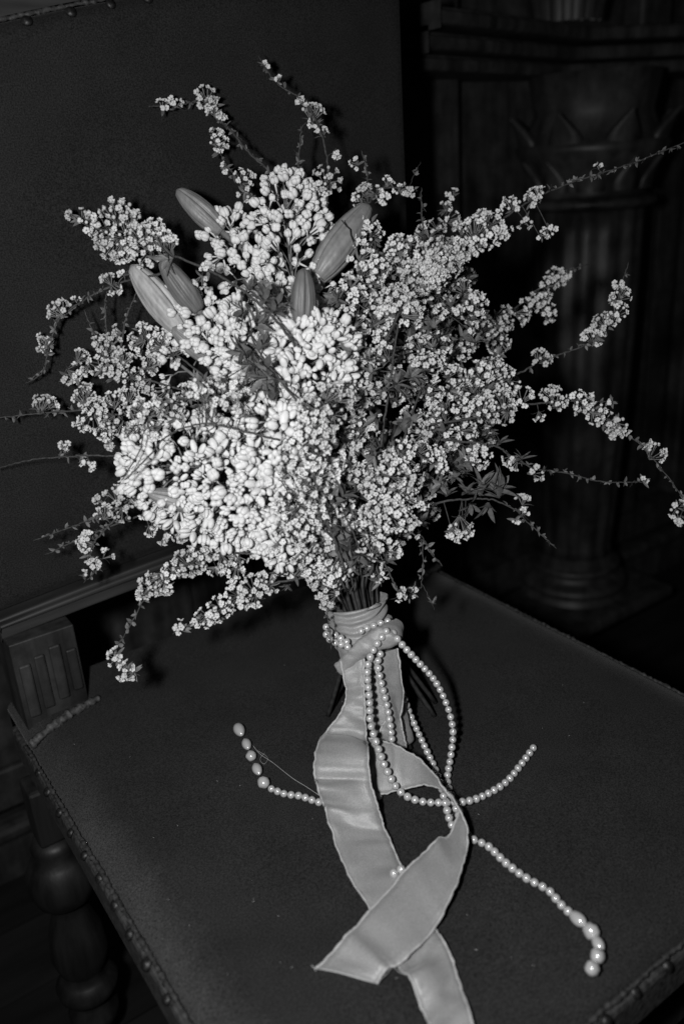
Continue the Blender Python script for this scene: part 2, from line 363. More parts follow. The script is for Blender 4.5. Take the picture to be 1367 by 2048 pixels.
f.append(tuple(range(k0, k0 + len(per))))
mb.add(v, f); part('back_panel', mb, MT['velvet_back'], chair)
xsn = np.linspace(px0, px1, 9)
part('braid_trim', braid([(x, py0 + 0.012, ztop(x) + 0.002) for x in xsn], 0.0022), MT['leather'], chair)
for i in range(14):
    x = px0 + 0.02 + i * 0.037
    if x < px1: put_nail((x, py0 + 0.004, ztop(x) - 0.004), (0, -0.8, 0.5))
mb = MB(); v = []; f = []
XS = np.linspace(px0 - 0.002, px1 + 0.002, 24)
def crest(x): return ztop(x) + 0.004
for x in XS:
    v += [(x, py0 + 0.010, crest(x)), (x, py0 + 0.010, crest(x) + 0.05 + 0.02 * math.sin((x - px0) / (px1 - px0) * math.pi)), (x, py1 + 0.004, crest(x) + 0.05 + 0.02 * math.sin((x - px0) / (px1 - px0) * math.pi)), (x, py1 + 0.004, crest(x))]
for i in range(23):
    for q in range(4): f.append((i * 4 + q, (i + 1) * 4 + q, (i + 1) * 4 + (q + 1) % 4, i * 4 + (q + 1) % 4))
f += [(3, 2, 1, 0), (92, 93, 94, 95)]
mb.add(v, f); part('crest_rail', mb, MT['oak_flat'], chair, smooth=False)
# rail under the back, with three mouldings following its curve
def strip_x(name, za, zb_, ya, yb_):
    mb = MB(); v = []; f = []; XS = np.linspace(px0 - 0.003, px1 + 0.003, 24)
    for x in XS:
        b = zbot(x) - SEAT - 0.228 * HS
        v += [(x, ya, SEAT + za + b * 0.8), (x, ya, SEAT + zb_ + b), (x, yb_, SEAT + zb_ + b), (x, yb_, SEAT + za + b * 0.8)]
    for i in range(23):
        for q in range(4): f.append((i * 4 + q, (i + 1) * 4 + q, (i + 1) * 4 + (q + 1) % 4, i * 4 + (q + 1) % 4))
    f += [(3, 2, 1, 0), (92, 93, 94, 95)]
    mb.add(v, f); return bevel(part(name, mb, MT['oak_flat'], chair, smooth=False), 0.002)
strip_x('back_rail', 0.0900, 0.1040, py0 - 0.004, py1 - 0.002)
strip_x('rail_moulding', 0.1042, 0.1085, py0 - 0.010, py1 - 0.004)
strip_x('rail_moulding', 0.1087, 0.1130, py0 - 0.006, py1 - 0.004)
for (a, b, sgn) in ((0.246, 0.374, 1), (1.176, 1.304, -1)):
    a *= HS; b *= HS
    po = chbox('back_post', (a, 1.555 * HS + 0.004, SEAT - 0.05), (b, 1.69 * HS, SEAT + 0.0898), 'oak', 0.0015)
    for k in range(4):
        xx = a + 0.004 + k * 0.0155
        bevel(part('reed', MB().box(xx, 1.555 * HS - 0.0005, SEAT + 0.006 + 0.004 * k, xx + 0.0115 - .001 * (k % 2), 1.555 * HS + 0.0036, SEAT + 0.066 + 0.005 * (k % 3)), MT['oak'], chair, po, smooth=False), 0.004)
    mb = braid([(a - 0.006, 1.50 * HS, SEAT - 0.004), ((a + b) / 2, 1.525 * HS, SEAT + 0.003), (b + 0.008, 1.545 * HS, SEAT + 0.003)], 0.0045, 0.12)
    part('corner_trim', mb, mat('worn_leather', 0.055, 0.6, 0.3, 200, 0.7, 0.6), chair)
LP = [(0.022, 0.009), (0.024, 0.03), (0.016, 0.05), (0.018, 0.075), (0.027, 0.085), (0.028, 0.095), (0.019, 0.105), (0.019, 0.115), (0.032, 0.128), (0.034, 0.138), (0.026, 0.148), (0.020, 0.155), (0.026, 0.165),
      (0.031, 0.185), (0.028, 0.215), (0.019, 0.245), (0.017, 0.258), (0.030, 0.268), (0.036, 0.285), (0.036, 0.300), (0.028, 0.318), (0.020, 0.325), (0.024, 0.335), (0.020, 0.345)]
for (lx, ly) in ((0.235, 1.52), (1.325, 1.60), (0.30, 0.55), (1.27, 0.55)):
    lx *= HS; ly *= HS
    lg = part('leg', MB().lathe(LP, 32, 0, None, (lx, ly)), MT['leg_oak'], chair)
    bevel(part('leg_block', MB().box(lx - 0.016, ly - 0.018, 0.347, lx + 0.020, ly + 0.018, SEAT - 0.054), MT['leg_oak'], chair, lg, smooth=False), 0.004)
chbox('stretcher', (0.30 * HS + 0.03, 0.53 * HS, 0.30), (1.26 * HS - 0.03, 0.56 * HS, 0.33), 'oak')

# ------------------------------------------------------------------ bouquet
BASE = on_seat(797, 1497)
HEAD = at(590, 750, 0.79)
bq = thing('bouquet', 'bouquet of white lilac, spirea sprays and lily buds leaning on the chair', 'bouquet', BASE)
OB = bq.location.copy()
BIND = at(722, 1215, 0.787)
def local(p): return Vector(p) - OB
# --- lilac florets
def floret(kind, s):
    random.seed(s); mb = MB()
    tl = uni(0.007, 0.010)
    mb.tube([(0, 0, -tl), (0, 0, -tl * 0.3), (0, 0, 0.0008)], [0.0007, 0.0010, 0.0014], 6, 1)
    tilt, ln, wd, off = {0: (0.03, 0.0040, 0.0029, 0.0019), 1: (0.18, 0.0045, 0.0028, 0.0022), 2: (0.65, 0.0052, 0.0031, 0.0025), 3: (1.05, 0.0050, 0.0032, 0.0032), 4: (0.0, 0.0036, 0.0024, 0.0016), 5: (1.30, 0.0046, 0.0033, 0.0030)}[kind]
    a0 = uni(0, 1.5)
    for k in range(4):
        a = a0 + k * math.pi / 2 + uni(-.12, .12); t = tilt * uni(0.5, 1.5) + uni(-.08, .08); l = ln * uni(0.82, 1.15)
        rad = Vector((math.cos(a), math.sin(a), 0)); tan = Vector((-math.sin(a), math.cos(a), 0))
        ax = Vector((0, 0, 1)) * math.cos(t) + rad * math.sin(t); nor = rad * math.cos(t) - Vector((0, 0, 1)) * math.sin(t)
        c = rad * off + Vector((0, 0, 0.0006)) + ax * l * 0.80
        if kind in (2, 3, 5): mb.ellipsoid(c, (nor * 0.0020, tan * wd, ax * l), 7, 5, 0)
        else: mb.ellipsoid(c, (nor * wd * 0.9, tan * wd * uni(.9, 1.08), ax * l), 7, 5, 0)
    if kind == 5: mb.ellipsoid((0, 0, .0018), (Vector((.0009, 0, 0)), Vector((0, .0009, 0)), Vector((0, 0, .0010))), 6, 4, 2)
    return mb
FL = [(0, 1), (1, 12), (0, 3), (1, 4), (1, 5), (2, 6), (3, 7), (4, 8), (2, 9), (1, 10), (0, 11), (3, 13), (5, 14), (5, 15)]
FLM = [floret(*a) for a in FL]; FLME = [m.mesh('lilac_floret', [MT['lilac'], MT['lilac_tube'], MT['centre']]) for m in FLM]
random.seed(5)
# panicle: base (px,py,depth), tip (px,py,depth), radius px, n florets, kinds, size
PAN = [
    ((590, 625, .745), (566, 352, .768), 80, 210, [0, 0, 1, 2, 0, 7, 10], 0.90, (.75, 1.05, .95, .55)),
    ((540, 600, .755), (430, 436, .768), 62, 110, [0, 0, 10, 2, 7, 1], 0.92, (.7, 1, 1, .7)),
    ((520, 750, .732), (335, 580, .742), 58, 150, [0, 10, 1, 2, 3, 7, 9], 0.92, (.9, 1.1, .95, .5)),
    ((605, 830, .735), (630, 625, .712), 84, 190, [3, 5, 4, 0, 8, 9, 6, 12], 0.98, (.7, 1, 1, .65)),
    ((610, 1005, .745), (246, 905, .718), 118, 420, [0, 1, 2, 10, 3, 0, 4, 1, 7, 12, 5, 13], 1.04, (.7, 1.08, .95, .45)),
    ((600, 1000, .73), (520, 800, .700), 98, 190, [1, 2, 3, 12, 10, 5, 13, 8], 1.04, (.7, 1, 1, .75)),
    ((690, 1100, .755), (520, 1050, .712), 76, 150, [3, 1, 5, 12, 9, 6, 13], 1.02, (.7, 1, 1, .7)),
    ((450, 800, .765), (310, 690, .772), 46, 42, [0, 1, 10], 0.85, (.8, 1, 1, .6)),
    ((560, 720, .742), (440, 640, .728), 70, 120, [1, 2, 3, 12, 0, 13], 0.96, (.8, 1, 1, .7)),
    ((560, 1010, .735), (400, 960, .712), 88, 170, [1, 4, 2, 0, 10, 3], 1.0, (.8, 1, 1, .8)),
]
florets = []                                                             # (score, panicle index, pos, dir, kind, size)
pan_obj = []
for pi_, (b, t, R, n, kinds, size, prf) in enumerate(PAN):
    B = at(*b); T = at(*t); ax = (T - B); L = ax.length; axn = ax.normalized(); dm = (b[2] + t[2]) / 2; Rm = R * dm / F
    e1 = axn.orthogonal().normalized(); e2 = axn.cross(e1)
    st = MB(); st.tube([BIND.lerp(B, 0.15), BIND.lerp(B, 0.6) + Vector((0, .004, 0)), B, B.lerp(T, .5), B.lerp(T, .92)], [.0028, .0026, .0022, .0016, .0010], 6, 0)
    got = []; cy = []; tries = 0
    while len(got) < n and tries < 2500:
        tries += 1; s = rnd(); a = uni(0, 2 * math.pi)
        k = s * (len(prf) - 1); i = min(int(k), len(prf) - 2); rr = prf[i] + (prf[i + 1] - prf[i]) * (k - i)
        if s > 0.86: rr *= math.sqrt(max(0.02, 1 - ((s - 0.86) / 0.15) ** 2))
        rad = e1 * math.cos(a) + e2 * math.sin(a)
        facing = rad.dot(-FWD)
        if facing < -0.35 and rnd() < 0.75: continue
        out = (rad + axn * (0.35 + 3.3 * max(0, s - 0.75))).normalized()
        top = B + ax * s + rad * Rm * rr * uni(.92, 1.08); base = top - out * 0.0125 * size
        if any((top - q).length < 0.0145 * size for q in cy): continue
        cy.append(top); root = B + ax * max(0, min(.95, s - .14)); st.tube([root, root.lerp(base, .6) + axn * .002, base], [.0010, .0008, .0007], 5, 0)
        for q_ in range(random.randint(6, 10)):
            d = rdir(out, 0.50); ln = uni(.0085, .0150) * size; p = base + d * ln
            if any((p - q[0]).length < 0.0062 * size for q in got): continue
            got.append((p, rdir(d, .12), facing + (ln / size - .013) * 90, s, base))
    for (p, d, facing, s, inner) in got:
        kd = random.choice(kinds); sz = size * (uni(0.90, 1.22) if rnd() < .6 else uni(.62, .9))
        florets.append([facing - (0.25 if pi_ == 7 else 0), pi_, p, d, kd, sz])
        st.tube([inner, p - d * 0.007 * sz], [.0007, .0006], 4, 0)
    pan_obj.append(part('lilac_panicle', st, MT['green'], bq))
florets.sort(key=lambda q: -q[0])
stuff = MB()
for i, (sc_, pi_, p, d, kd, sz) in enumerate(florets):
    q = quat_to(d)
    if i < 298: link('lilac_floret', FLME[kd], pan_obj[pi_], local(p), q, sz)
    else: stuff.merge(FLM[kd], Matrix.LocRotScale(p, q, Vector((sz, sz, sz))))
o = part('lilac_florets', stuff, [MT['lilac'], MT['lilac_tube'], MT['centre']], bq); o['kind'] = 'stuff'
# --- lily buds: tip (px,py,depth), base, width px, material, seams
def lily(tip, base, wpx, m, spin, crack=False):
    T = at(*tip); B = at(*base); ax = T - B; L = ax.length * 1.15; R = .88 * wpx / 2 * (tip[2] + base[2]) / 2 / F
    prof = [(0.55, 0), (0.80, .12), (0.97, .28), (1.0, .42), (0.95, .56), (0.84, .70), (0.68, .82), (0.52, .91), (0.38, .965), (0.22, .99), (0.06, 1.0)]
    z = np.linspace(0, 1, 22); rr = np.interp(z, [p[1] for p in prof], [p[0] for p in prof])
    def mod(a, zz):
        ph = (a * 3 / (2 * math.pi)) % 1; t = zz / L
        k = 1 - 0.13 * abs(ph - 0.5) ** 1.5 * 2                             # three outer petals, flat sided
        s = min(ph, 1 - ph); k -= 0.16 * math.exp(-(s / 0.05) ** 2)          # deep groove where they meet
        s2 = abs(ph - 0.5); k += 0.05 * math.exp(-(s2 / 0.06) ** 2) + .012 * math.cos(ph * 44)
        return k * (1 + .015 * math.sin(9 * t + 5 * a))
    mb = MB().lathe([(r * R, zz * L) for r, zz in zip(rr, z)], 108, 0, mod)
    q = quat_to(ax, spin); mx = Matrix.LocRotScale(T - ax.normalized() * L, q, Vector((1, 1, 1)))
    g = MB().merge(mb, mx)
    g.tube([mx @ Vector((0, 0, .002)), mx @ Vector((0, 0, -.03)), (mx @ Vector((0, 0, -.06))).lerp(BIND, .3)], [.0030, .0026, .0024], 6, 1)
    return part('lily_bud', g, [m, MT['green']], bq)
lily((353, 379, .742), (432, 452, .752), 56, MT['lily'], 0.5)
b2 = lily((738, 408, .738), (648, 535, .730), 80, MT['lily'], 1.2)
b2['label'] = 'large lily bud with a dark crack on one side'
cr = [(681, 440), (690, 450), (700, 458), (702, 470), (706, 482), (710, 492), (703, 466)]
part('crack', MB().tube([at(x, y, .7132 + 0.0006 * i) for i, (x, y) in enumerate([(683, 440), (692, 452), (700, 459), (701, 470), (706, 483), (709, 492)])], 0.0005, 5), MT['crack'], bq, b2)
lily((607, 536, .690), (604, 640, .700), 60, MT['lily_dark'], 0.3)['label'] = 'dark upright ribbed lily bud'
lily((262, 530, .722), (352, 645, .735), 74, MT['lily_pale'], 0.9)['label'] = 'pale lily bud'
lily((322, 518, .705), (388, 608, .720), 58, MT['lily_dark'], 2.0)
lily((345, 655, .722), (415, 712, .738), 52, MT['lily'], 0.2)
lily((296, 986, .700), (392, 1010, .712), 52, MT['lily'], 0.8)
# --- spirea blossoms
def blossom(mb, c, d, s, open_=1.0):
    d = Vector(d).normalized(); u = d.orthogonal().normalized(); v_ = d.cross(u); a0 = uni(0, 6.28); n = 7
    for k in range(5):
        a = a0 + k * 1.2566 + uni(-.1, .1); rad = u * math.cos(a) + v_ * math.sin(a); tan = d.cross(rad)
        up = uni(0.05, 0.75) * open_
        ro = (rad * math.cos(up) + d * math.sin(up)); nn = (d * math.cos(up) - rad * math.sin(up))
        pr = s * 0.43 * uni(0.88, 1.12); pc = c + ro * (s * 0.60)
        vs = [pc - nn * pr * 0.30]
        for ring, zz in ((0.62, -0.16), (1.0, 0.42)):
            for j in range(n):
                b = 2 * math.pi * j / n; vs.append(pc + (ro * math.cos(b) + tan * math.sin(b)) * pr * ring + nn * pr * zz * uni(.8, 1.2))
        f = [(0, 1 + j, 1 + (j + 1) % n) for j in range(n)] + [(1 + j, 1 + n + j, 1 + n + (j + 1) % n, 1 + (j + 1) % n) for j in range(n)]
        mb.add(vs, f, 0)
    vs = [c + d * s * 0.20]; 
    for j in range(6):
        b = j * 1.0472; vs.append(c + (u * math.cos(b) + v_ * math.sin(b)) * s * 0.25 + d * s * 0.04)
    mb.add(vs, [(0, 1 + j, 1 + (j + 1) % 6) for j in range(6)], 1)
def leafm(mb, p, d, nrm, L, wd, m=2, curl=0.25):
    d = Vector(d).normalized(); nrm = (Vector(nrm) - d * Vector(nrm).dot(d)); nrm = nrm.normalized() if nrm.length > 1e-6 else d.orthogonal().normalized(); s = d.cross(nrm); vs = []; n = 5
    for i in range(n + 1):
        t = i / n; w_ = wd * math.sin(math.pi * min(1, t * 0.93 + 0.07)) ** 0.8; c = Vector(p) + d * L * t - nrm * L * curl * t * t
        vs += [c - s * w_ + nrm * w_ * 0.4, c, c + s * w_ + nrm * w_ * 0.4]
    f = [(i * 3 + k, i * 3 + k + 1, i * 3 + k + 4, i * 3 + k + 3) for i in range(n) for k in (0, 1)]
    mb.add(vs, f, m)
def cluster(seed, nb, R):
    random.seed(seed); mb = MB(); dirs = []
    tries = 0
    while len(dirs) < nb and tries < 800:
        tries += 1; z = uni(-0.15, 1); a = uni(0, 6.283); r = math.sqrt(max(0, 1 - z * z)); d = Vector((r * math.cos(a), r * math.sin(a), z))
        if all(d.angle(e) > 0.50 for e in dirs): dirs.append(d)
    base = Vector((0, 0, -R * 1.0))
    for d in dirs:
        c = Vector((d.x * R * 1.05, d.y * R * 1.05, d.z * R * 0.75)) * uni(0.85, 1.12); s = uni(0.0028, 0.0039)
        fd = rdir(d + Vector((0, 0, 0.25)), 0.15)
        mb.tube([base, (base + c) * 0.5 - fd * 0.0006, c - fd * s * 0.25], [.00035, .00035, .0006], 4, 2, cap=False)
        if rnd() < 0.2: mb.ellipsoid(c, [Vector((.0016, 0, 0)), Vector((0, .0016, 0)), Vector((0, 0, .0016))], 6, 5, 0)
        else: blossom(mb, c, fd, s)
    for k in range(3): a = uni(0, 6.28); leafm(mb, base + Vector((0, 0, .0005)), (math.cos(a), math.sin(a), 0.35), (0, 0, 1), uni(.006, .010), .0013, 3)
    return mb
CLM = {'b': [cluster(100 + i, random.Random(i).randint(15, 19), 0.0105) for i in range(10)], 'm': [cluster(200 + i, 11, 0.0080) for i in range(8)], 's': [cluster(300 + i, 5, 0.0050) for i in range(6)], 't': [cluster(400 + i, 2, 0.0025) for i in range(4)]}
CMATS = [MT['petal'], MT['centre'], MT['green'], MT['leaf']]
CLME = {k: [m.mesh('blossom_cluster', CMATS) for m in v] for k, v in CLM.items()}
random.seed(21)
def lf(L, wd, curl):
    mb = MB(); leafm(mb, (0, 0, 0), (0, 0, 1), (1, 0, 0), L, wd, 0, curl); return mb.mesh('leaf', [MT['leaf']])
LEAF = [lf(.016, .0034, .25), lf(.020, .0042, .35), lf(.013, .0030, .1), lf(.018, .0032, -.15)]
def tuftm(seed, n, L, w_):
    random.seed(seed); mb = MB()
    for k in range(n): leafm(mb, (0, 0, 0), (uni(-1, 1), uni(-1, 1), uni(0.2, 1.0)), (uni(-.3, .3), uni(-.3, .3), 1), L * uni(.6, 1.1), w_ * uni(.8, 1.2), 0, uni(-.1, .4))
    return mb
TUFT = [tuftm(500 + i, 4, .0060, .0012).mesh('leaf_tuft', [MT['leaf']]) for i in range(8)]
BIGT = [tuftm(600 + i, 9, .0165, .0023) for i in range(8)]
BIGTM = [m.mesh('leaf_tuft', [MT['leaf']]) for m in BIGT]
random.seed(33)
PEND = []
def branch(pts, cl=(), off=0.0, leaves=None, rad=(0.0016, 0.0006), nub=None, depth=None, name='spirea_branch', lay=0.0, big=(), face=1.0):
    """pts: pixel path from inside the bouquet to the tip; cl: clusters (px,py,size); nub=(t0,t1): small leaf tufts along that stretch"""
    W = []; n = len(pts)
    for i, (x, y) in enumerate(pts):
        t = i / max(1, n - 1)
        d = (depth[0] + (depth[1] - depth[0]) * t) if depth else dome(x, y) + off
        W.append(at(x, y, clampd(x, y, d)))
    C = catmull(W, 10)
    C = [p + Vector((uni(-1, 1), uni(-1, 1), uni(-1, 1))) * 0.0005 for p in C]
    rad = (rad[0] * .72, rad[1] * .8)
    mb = MB(); mb.tube(C, [rad[0] + (rad[1] - rad[0]) * i / (len(C) - 1) for i in range(len(C))], 6, 0)
    bo = None
    items = []
    for (x, y, s) in cl:
        if lay:
            x += uni(-8, 8); y += uni(-8, 8)
            if s == 'b' and rnd() < .38: s = 'm'
        pr = min(range(len(C)), key=lambda i: (C[i] - at(x, y, (C[i] - CAM).dot(FWD))).length)
        d = (C[pr] - CAM).dot(FWD); p = at(x, y, clampd(x, y, d + (uni(-.016, .012) if lay else uni(-.006, .004))))
        v = p - C[pr]; 
        nd = rdir(v.normalized() * (1.0 if v.length > 0.004 else 0.2) - FWD * uni(0.3, 1.0) * face + UP * 0.25, 0.25)
        R = {'b': .0105, 'm': .008, 's': .005, 't': .0025}[s]
        foot = p - nd * R
        if (foot - C[pr]).length > 0.002: mb.tube([C[pr], C[pr].lerp(foot, .5) + UP * .0005, foot], [.0006, .0005, .0005], 4, 0)
        items.append((s, p, nd))
    bo = part(name, mb, MT['twig'], bq)
    for (s, p, nd) in items:
        z = uni(0.9, 1.12); rk = {'b': 1, 'm': .78, 's': .5, 't': .25}[s] * z / (p - CAM).dot(FWD) * (.62 if lay else 1)
        PEND.append((rk, s, random.randrange(len(CLME[s])), bo, p, quat_to(nd), z))
    if nub:
        tot = len(C) - 1; i = int(nub[0] * tot); acc = 0
        pp = resample(C[i:int(nub[1] * tot) + 1], 0.0075)
        for k, p in enumerate(pp[:-1]):
            dr = (pp[k + 1] - p).normalized(); sd = dr.orthogonal().normalized(); a = uni(0, 6.28)
            sd = sd * math.cos(a) + dr.cross(sd) * math.sin(a)
            link('leaf_tuft', random.choice(TUFT), bo, local(p), quat_to(rdir(sd + dr * 0.4 + UP * .2, .2)), uni(.7, 1.15))
    for (x, y, s) in big:
        pr = min(range(len(C)), key=lambda i: (C[i] - at(x, y, (C[i] - CAM).dot(FWD))).length)
        p = at(x, y, (C[pr] - CAM).dot(FWD)); v = p - C[pr]
        link('leaf_tuft', random.choice(BIGTM), bo, local(C[pr].lerp(p, .5)), quat_to(rdir((v.normalized() if v.length > .002 else UP) - FWD * .4, .2)), s)
    return bo
def along(pts, n, w_, sizes='bbm', t0=0.0, t1=1.0):
    P = [Vector((x, y)) for x, y in pts]; ln = [0]
    for a, b in zip(P[:-1], P[1:]): ln.append(ln[-1] + (b - a).length)
    out = []
    for k in range(n):
        s = (t0 + (t1 - t0) * (k + rnd() * .8) / n) * ln[-1]
        i = max(j for j in range(len(P) - 1) if ln[j] <= s + 1e-6); u = (s - ln[i]) / max(1e-6, ln[i + 1] - ln[i]); c = P[i].lerp(P[i + 1], min(1, u))
        nrm = (P[i + 1] - P[i]).normalized(); nrm = Vector((-nrm.y, nrm.x)); c = c + nrm * (w_ * (1 if k % 2 else -1) * uni(.3, 1))
        out.append((c.x, c.y, random.choice(sizes)))
    return out
# the long sprays round the rim, from the top clockwise
branch([(640, 560), (652, 420), (655, 330), (640, 262), (610, 205), (565, 175), (540, 150), (515, 110)], [(655, 358, 'b'), (640, 372, 'm'), (672, 305, 's'), (642, 264, 's'), (625, 225, 'm'), (607, 205, 's'), (628, 245, 's'), (558, 160, 't'), (532, 131, 't')], .0, nub=(.55, 1), depth=(.76, .775))
branch([(600, 400), (597, 330), (603, 260), (612, 245)], [], depth=(.775, .775), nub=(.2, 1))
branch([(580, 400), (540, 345), (500, 308), (465, 265), (435, 235), (415, 198), (375, 207), (340, 212), (298, 213)], [(430, 228, 's'), (412, 193, 'm'), (425, 210, 's'), (350, 206, 's'), (326, 212, 's'), (440, 238, 's')], depth=(.77, .785), nub=(.1, .95))
branch([(540, 440), (500, 390), (470, 352), (448, 325), (435, 285)], [(437, 285, 'm'), (432, 268, 's'), (440, 300, 's'), (490, 358, 'm'), (486, 388, 's'), (450, 335, 't')], depth=(.77, .785), nub=(.2, .9))
branch([(730, 470), (735, 400), (733, 345), (722, 300)], [(712, 325, 's'), (726, 385, 'm'), (715, 400, 's')], depth=(.765, .775), nub=(.3, 1))
branch([(735, 410), (752, 385), (775, 375), (803, 377), (835, 382)], [(752, 385, 's'), (775, 363, 's'), (770, 398, 's'), (798, 380, 's'), (818, 380, 's')], depth=(.74, .76), nub=(.1, 1))
branch([(838, 560), (845, 470), (842, 410), (842, 375)], [(852, 485, 's')], depth=(.735, .755), nub=(.2, 1))
branch([(812, 385), (828, 350), (842, 322)], [], depth=(.77, .79), nub=(.5, 1), rad=(.0006, .0003))
branch([(860, 560), (880, 470), (900, 400), (905, 380)], [(905, 388, 's'), (890, 415, 's'), (905, 440, 'm'), (870, 455, 'm'), (845, 462, 'm')], depth=(.84, .86))
p = [(770, 680), (850, 535), (930, 480), (1000, 440), (1060, 402), (1120, 373), (1200, 347), (1280, 320), (1372, 282)]
branch(p, along(p, 21, 27, 'bbmms', .06, .47) + [(1073, 390, 'm'), (1022, 410, 'm'), (1100, 460, 's'), (1085, 470, 's'), (1050, 445, 's'), (1062, 398, 's'), (1196, 334, 't'), (985, 450, 'm'), (905, 510, 'm'), (880, 520, 'b'), (850, 520, 'b'), (860, 550, 'b')], depth=(.715, .80), nub=(.5, 1), rad=(.0019, .0007), big=((830, 560, .6), (870, 540, .6), (920, 470, .6), (960, 480, .6), (1000, 460, .5), (800, 620, .7)))
p = [(860, 740), (960, 655), (1030, 615), (1070, 585), (1115, 550), (1175, 528)]
branch(p, [(1112, 552, 'm'), (1125, 560, 's'), (1095, 570, 'm'), (1080, 590, 'b'), (1060, 607, 'm'), (1098, 628, 'm'), (1042, 632, 'm'), (1005, 640, 'b'), (975, 655, 'b'), (940, 680, 'b'), (1000, 660, 'm'), (910, 700, 'b'), (1130, 548, 's')], depth=(.86, .93), nub=(.85, 1))
branch([(880, 840), (980, 762), (1040, 745), (1080, 722), (1130, 705), (1190, 678), (1228, 630), (1240, 575), (1256, 525)], [(1080, 718, 'm'), (1180, 672, 'm'), (1194, 678, 's'), (1205, 645, 'm'), (1222, 640, 's'), (1235, 622, 'm'), (1240, 592, 'm'), (1228, 600, 's'), (1238, 568, 's'), (1000, 745, 'b'), (985, 735, 'b'), (1022, 760, 'm')], depth=(.78, .80), nub=(.3, 1))
branch([(860, 850), (960, 832), (1030, 812), (1090, 806), (1140, 798), (1190, 822), (1240, 857), (1282, 892), (1322, 938), (1372, 1005)], [(1045, 794, 'm'), (1098, 788, 'm'), (1112, 805, 'm'), (1078, 832, 's'), (1150, 800, 'm'), (1170, 815, 'm'), (1190, 825, 'm'), (1212, 842, 'm'), (1235, 855, 'm'), (1230, 862, 's'), (1290, 885, 's'), (1308, 905, 'm'), (1358, 1020, 'm'), (1364, 1040, 's'), (960, 815, 'b'), (1000, 800, 'b'), (1010, 830, 'm')], depth=(.74, .775), nub=(.5, 1))
branch([(1150, 800), (1185, 803), (1235, 803)], [(1222, 803, 't'), (1185, 795, 't')], depth=(.765, .77), rad=(.0006, .0003), nub=(.3, 1))
branch([(880, 880), (980, 890), (1022, 912), (1070, 938), (1120, 944), (1200, 962), (1292, 964)], [(1018, 920, 's'), (1030, 930, 's'), (1072, 945, 's'), (1285, 962, 't'), (960, 905, 'm')], depth=(.75, .79), nub=(.4, 1), big=((1000, 878, .8), (1042, 915, .8)))
branch([(800, 1040), (880, 1005), (940, 998), (985, 1000), (1030, 1020), (1060, 1050), (1112, 1096)], [(1046, 1000, 's'), (1050, 1025, 's'), (1030, 1040, 't'), (918, 1050, 'm'), (905, 1065, 's'), (935, 1065, 's'), (920, 1075, 's')], depth=(.745, .765), nub=(.6, 1), big=((890, 985, 1), (930, 975, 1), (960, 985, 1.2), (985, 965, 1.3), (1005, 965, 1.4), (975, 1010, 1.2), (940, 1015, 1), (1000, 990, 1.3), (960, 950, 1.1)))
branch([(870, 960), (890, 930), (920, 950)], [], depth=(.76, .77), big=((860, 970, .8), (925, 945, .8)))
branch([(735, 1060), (765, 1120), (790, 1170), (798, 1190)], [(772, 1140, 's'), (755, 1150, 's'), (795, 1180, 's'), (800, 1195, 't')], depth=(.735, .735), big=((745, 1130, .8), (775, 1120, .8), (735, 1150, .8), (745, 1170, .7)))
branch([(670, 1090), (690, 1130), (705, 1165), (700, 1185)], [(700, 1090, 's'), (690, 1120, 's')], depth=(.735, .745), big=((690, 1115, .9), (710, 1135, .9), (700, 1150, .8), (690, 1160, .7)))
branch([(820, 1040), (848, 1080), (862, 1108), (885, 1132)], [], depth=(.76, .765), nub=(.2, 1), rad=(.0008, .0005))
branch([(842, 1070), (845, 1120), (842, 1175)], [(828, 1178, 't'), (820, 1186, 't')], depth=(.77, .775), nub=(.2, 1), rad=(.0008, .0005))
branch([(842, 1165), (858, 1195), (868, 1220)], [], depth=(.775, .78), rad=(.0005, .0003), big=((866, 1208, .5), ))
# left side
p = [(590, 690), (560, 650), (500, 592), (430, 547), (350, 512), (290, 480), (230, 460), (175, 440), (122, 422)]
branch(p, [(180, 448, 'm'), (150, 430, 's'), (165, 435, 's'), (205, 460, 'b'), (235, 425, 'b'), (232, 405, 's'), (250, 470, 'b'), (215, 490, 'b'), (240, 500, 'b'), (275, 475, 'b'), (300, 465, 'b'), (290, 505, 'b'), (325, 480, 'b'), (335, 490, 'm'), (310, 450, 'm'), (262, 440, 'm'), (415, 540, 's'), (400, 560, 's')], depth=(.665, .735), rad=(.0017, .0009), big=((330, 525, 1), (345, 515, 1), (530, 600, 1.2), (545, 585, 1), (500, 575, .9), (520, 570, 1), (550, 620, 1.1), (470, 640, 1), (560, 600, 1)))
branch([(345, 540), (300, 553), (255, 562), (210, 578), (160, 605), (118, 640), (100, 690), (85, 745), (50, 768)], [(228, 580, 's'), (218, 560, 's'), (245, 550, 't'), (118, 618, 'm'), (112, 628, 's'), (86, 690, 's'), (90, 678, 's'), (95, 700, 's'), (152, 600, 't')], depth=(.715, .76), nub=(.3, 1), face=0.1)
branch([(230, 720), (215, 670), (210, 610), (215, 580)], [(225, 690, 'm')], depth=(.75, .745), nub=(0, 1), face=0.1)
branch([(225, 720), (190, 670), (168, 620)], [(205, 690, 'm')], depth=(.755, .75), nub=(0, 1), face=0.1)
branch([(240, 700), (252, 640), (275, 580)], [(235, 665, 's')], depth=(.75, .745), nub=(0, 1), face=0.1)
branch([(430, 770), (360, 715), (300, 680), (270, 655)], [(300, 665, 'm'), (285, 660, 's'), (318, 690, 'b'), (350, 705, 'm'), (275, 690, 'm'), (360, 690, 's'), (330, 670, 's')], depth=(.755, .755), face=0.1)
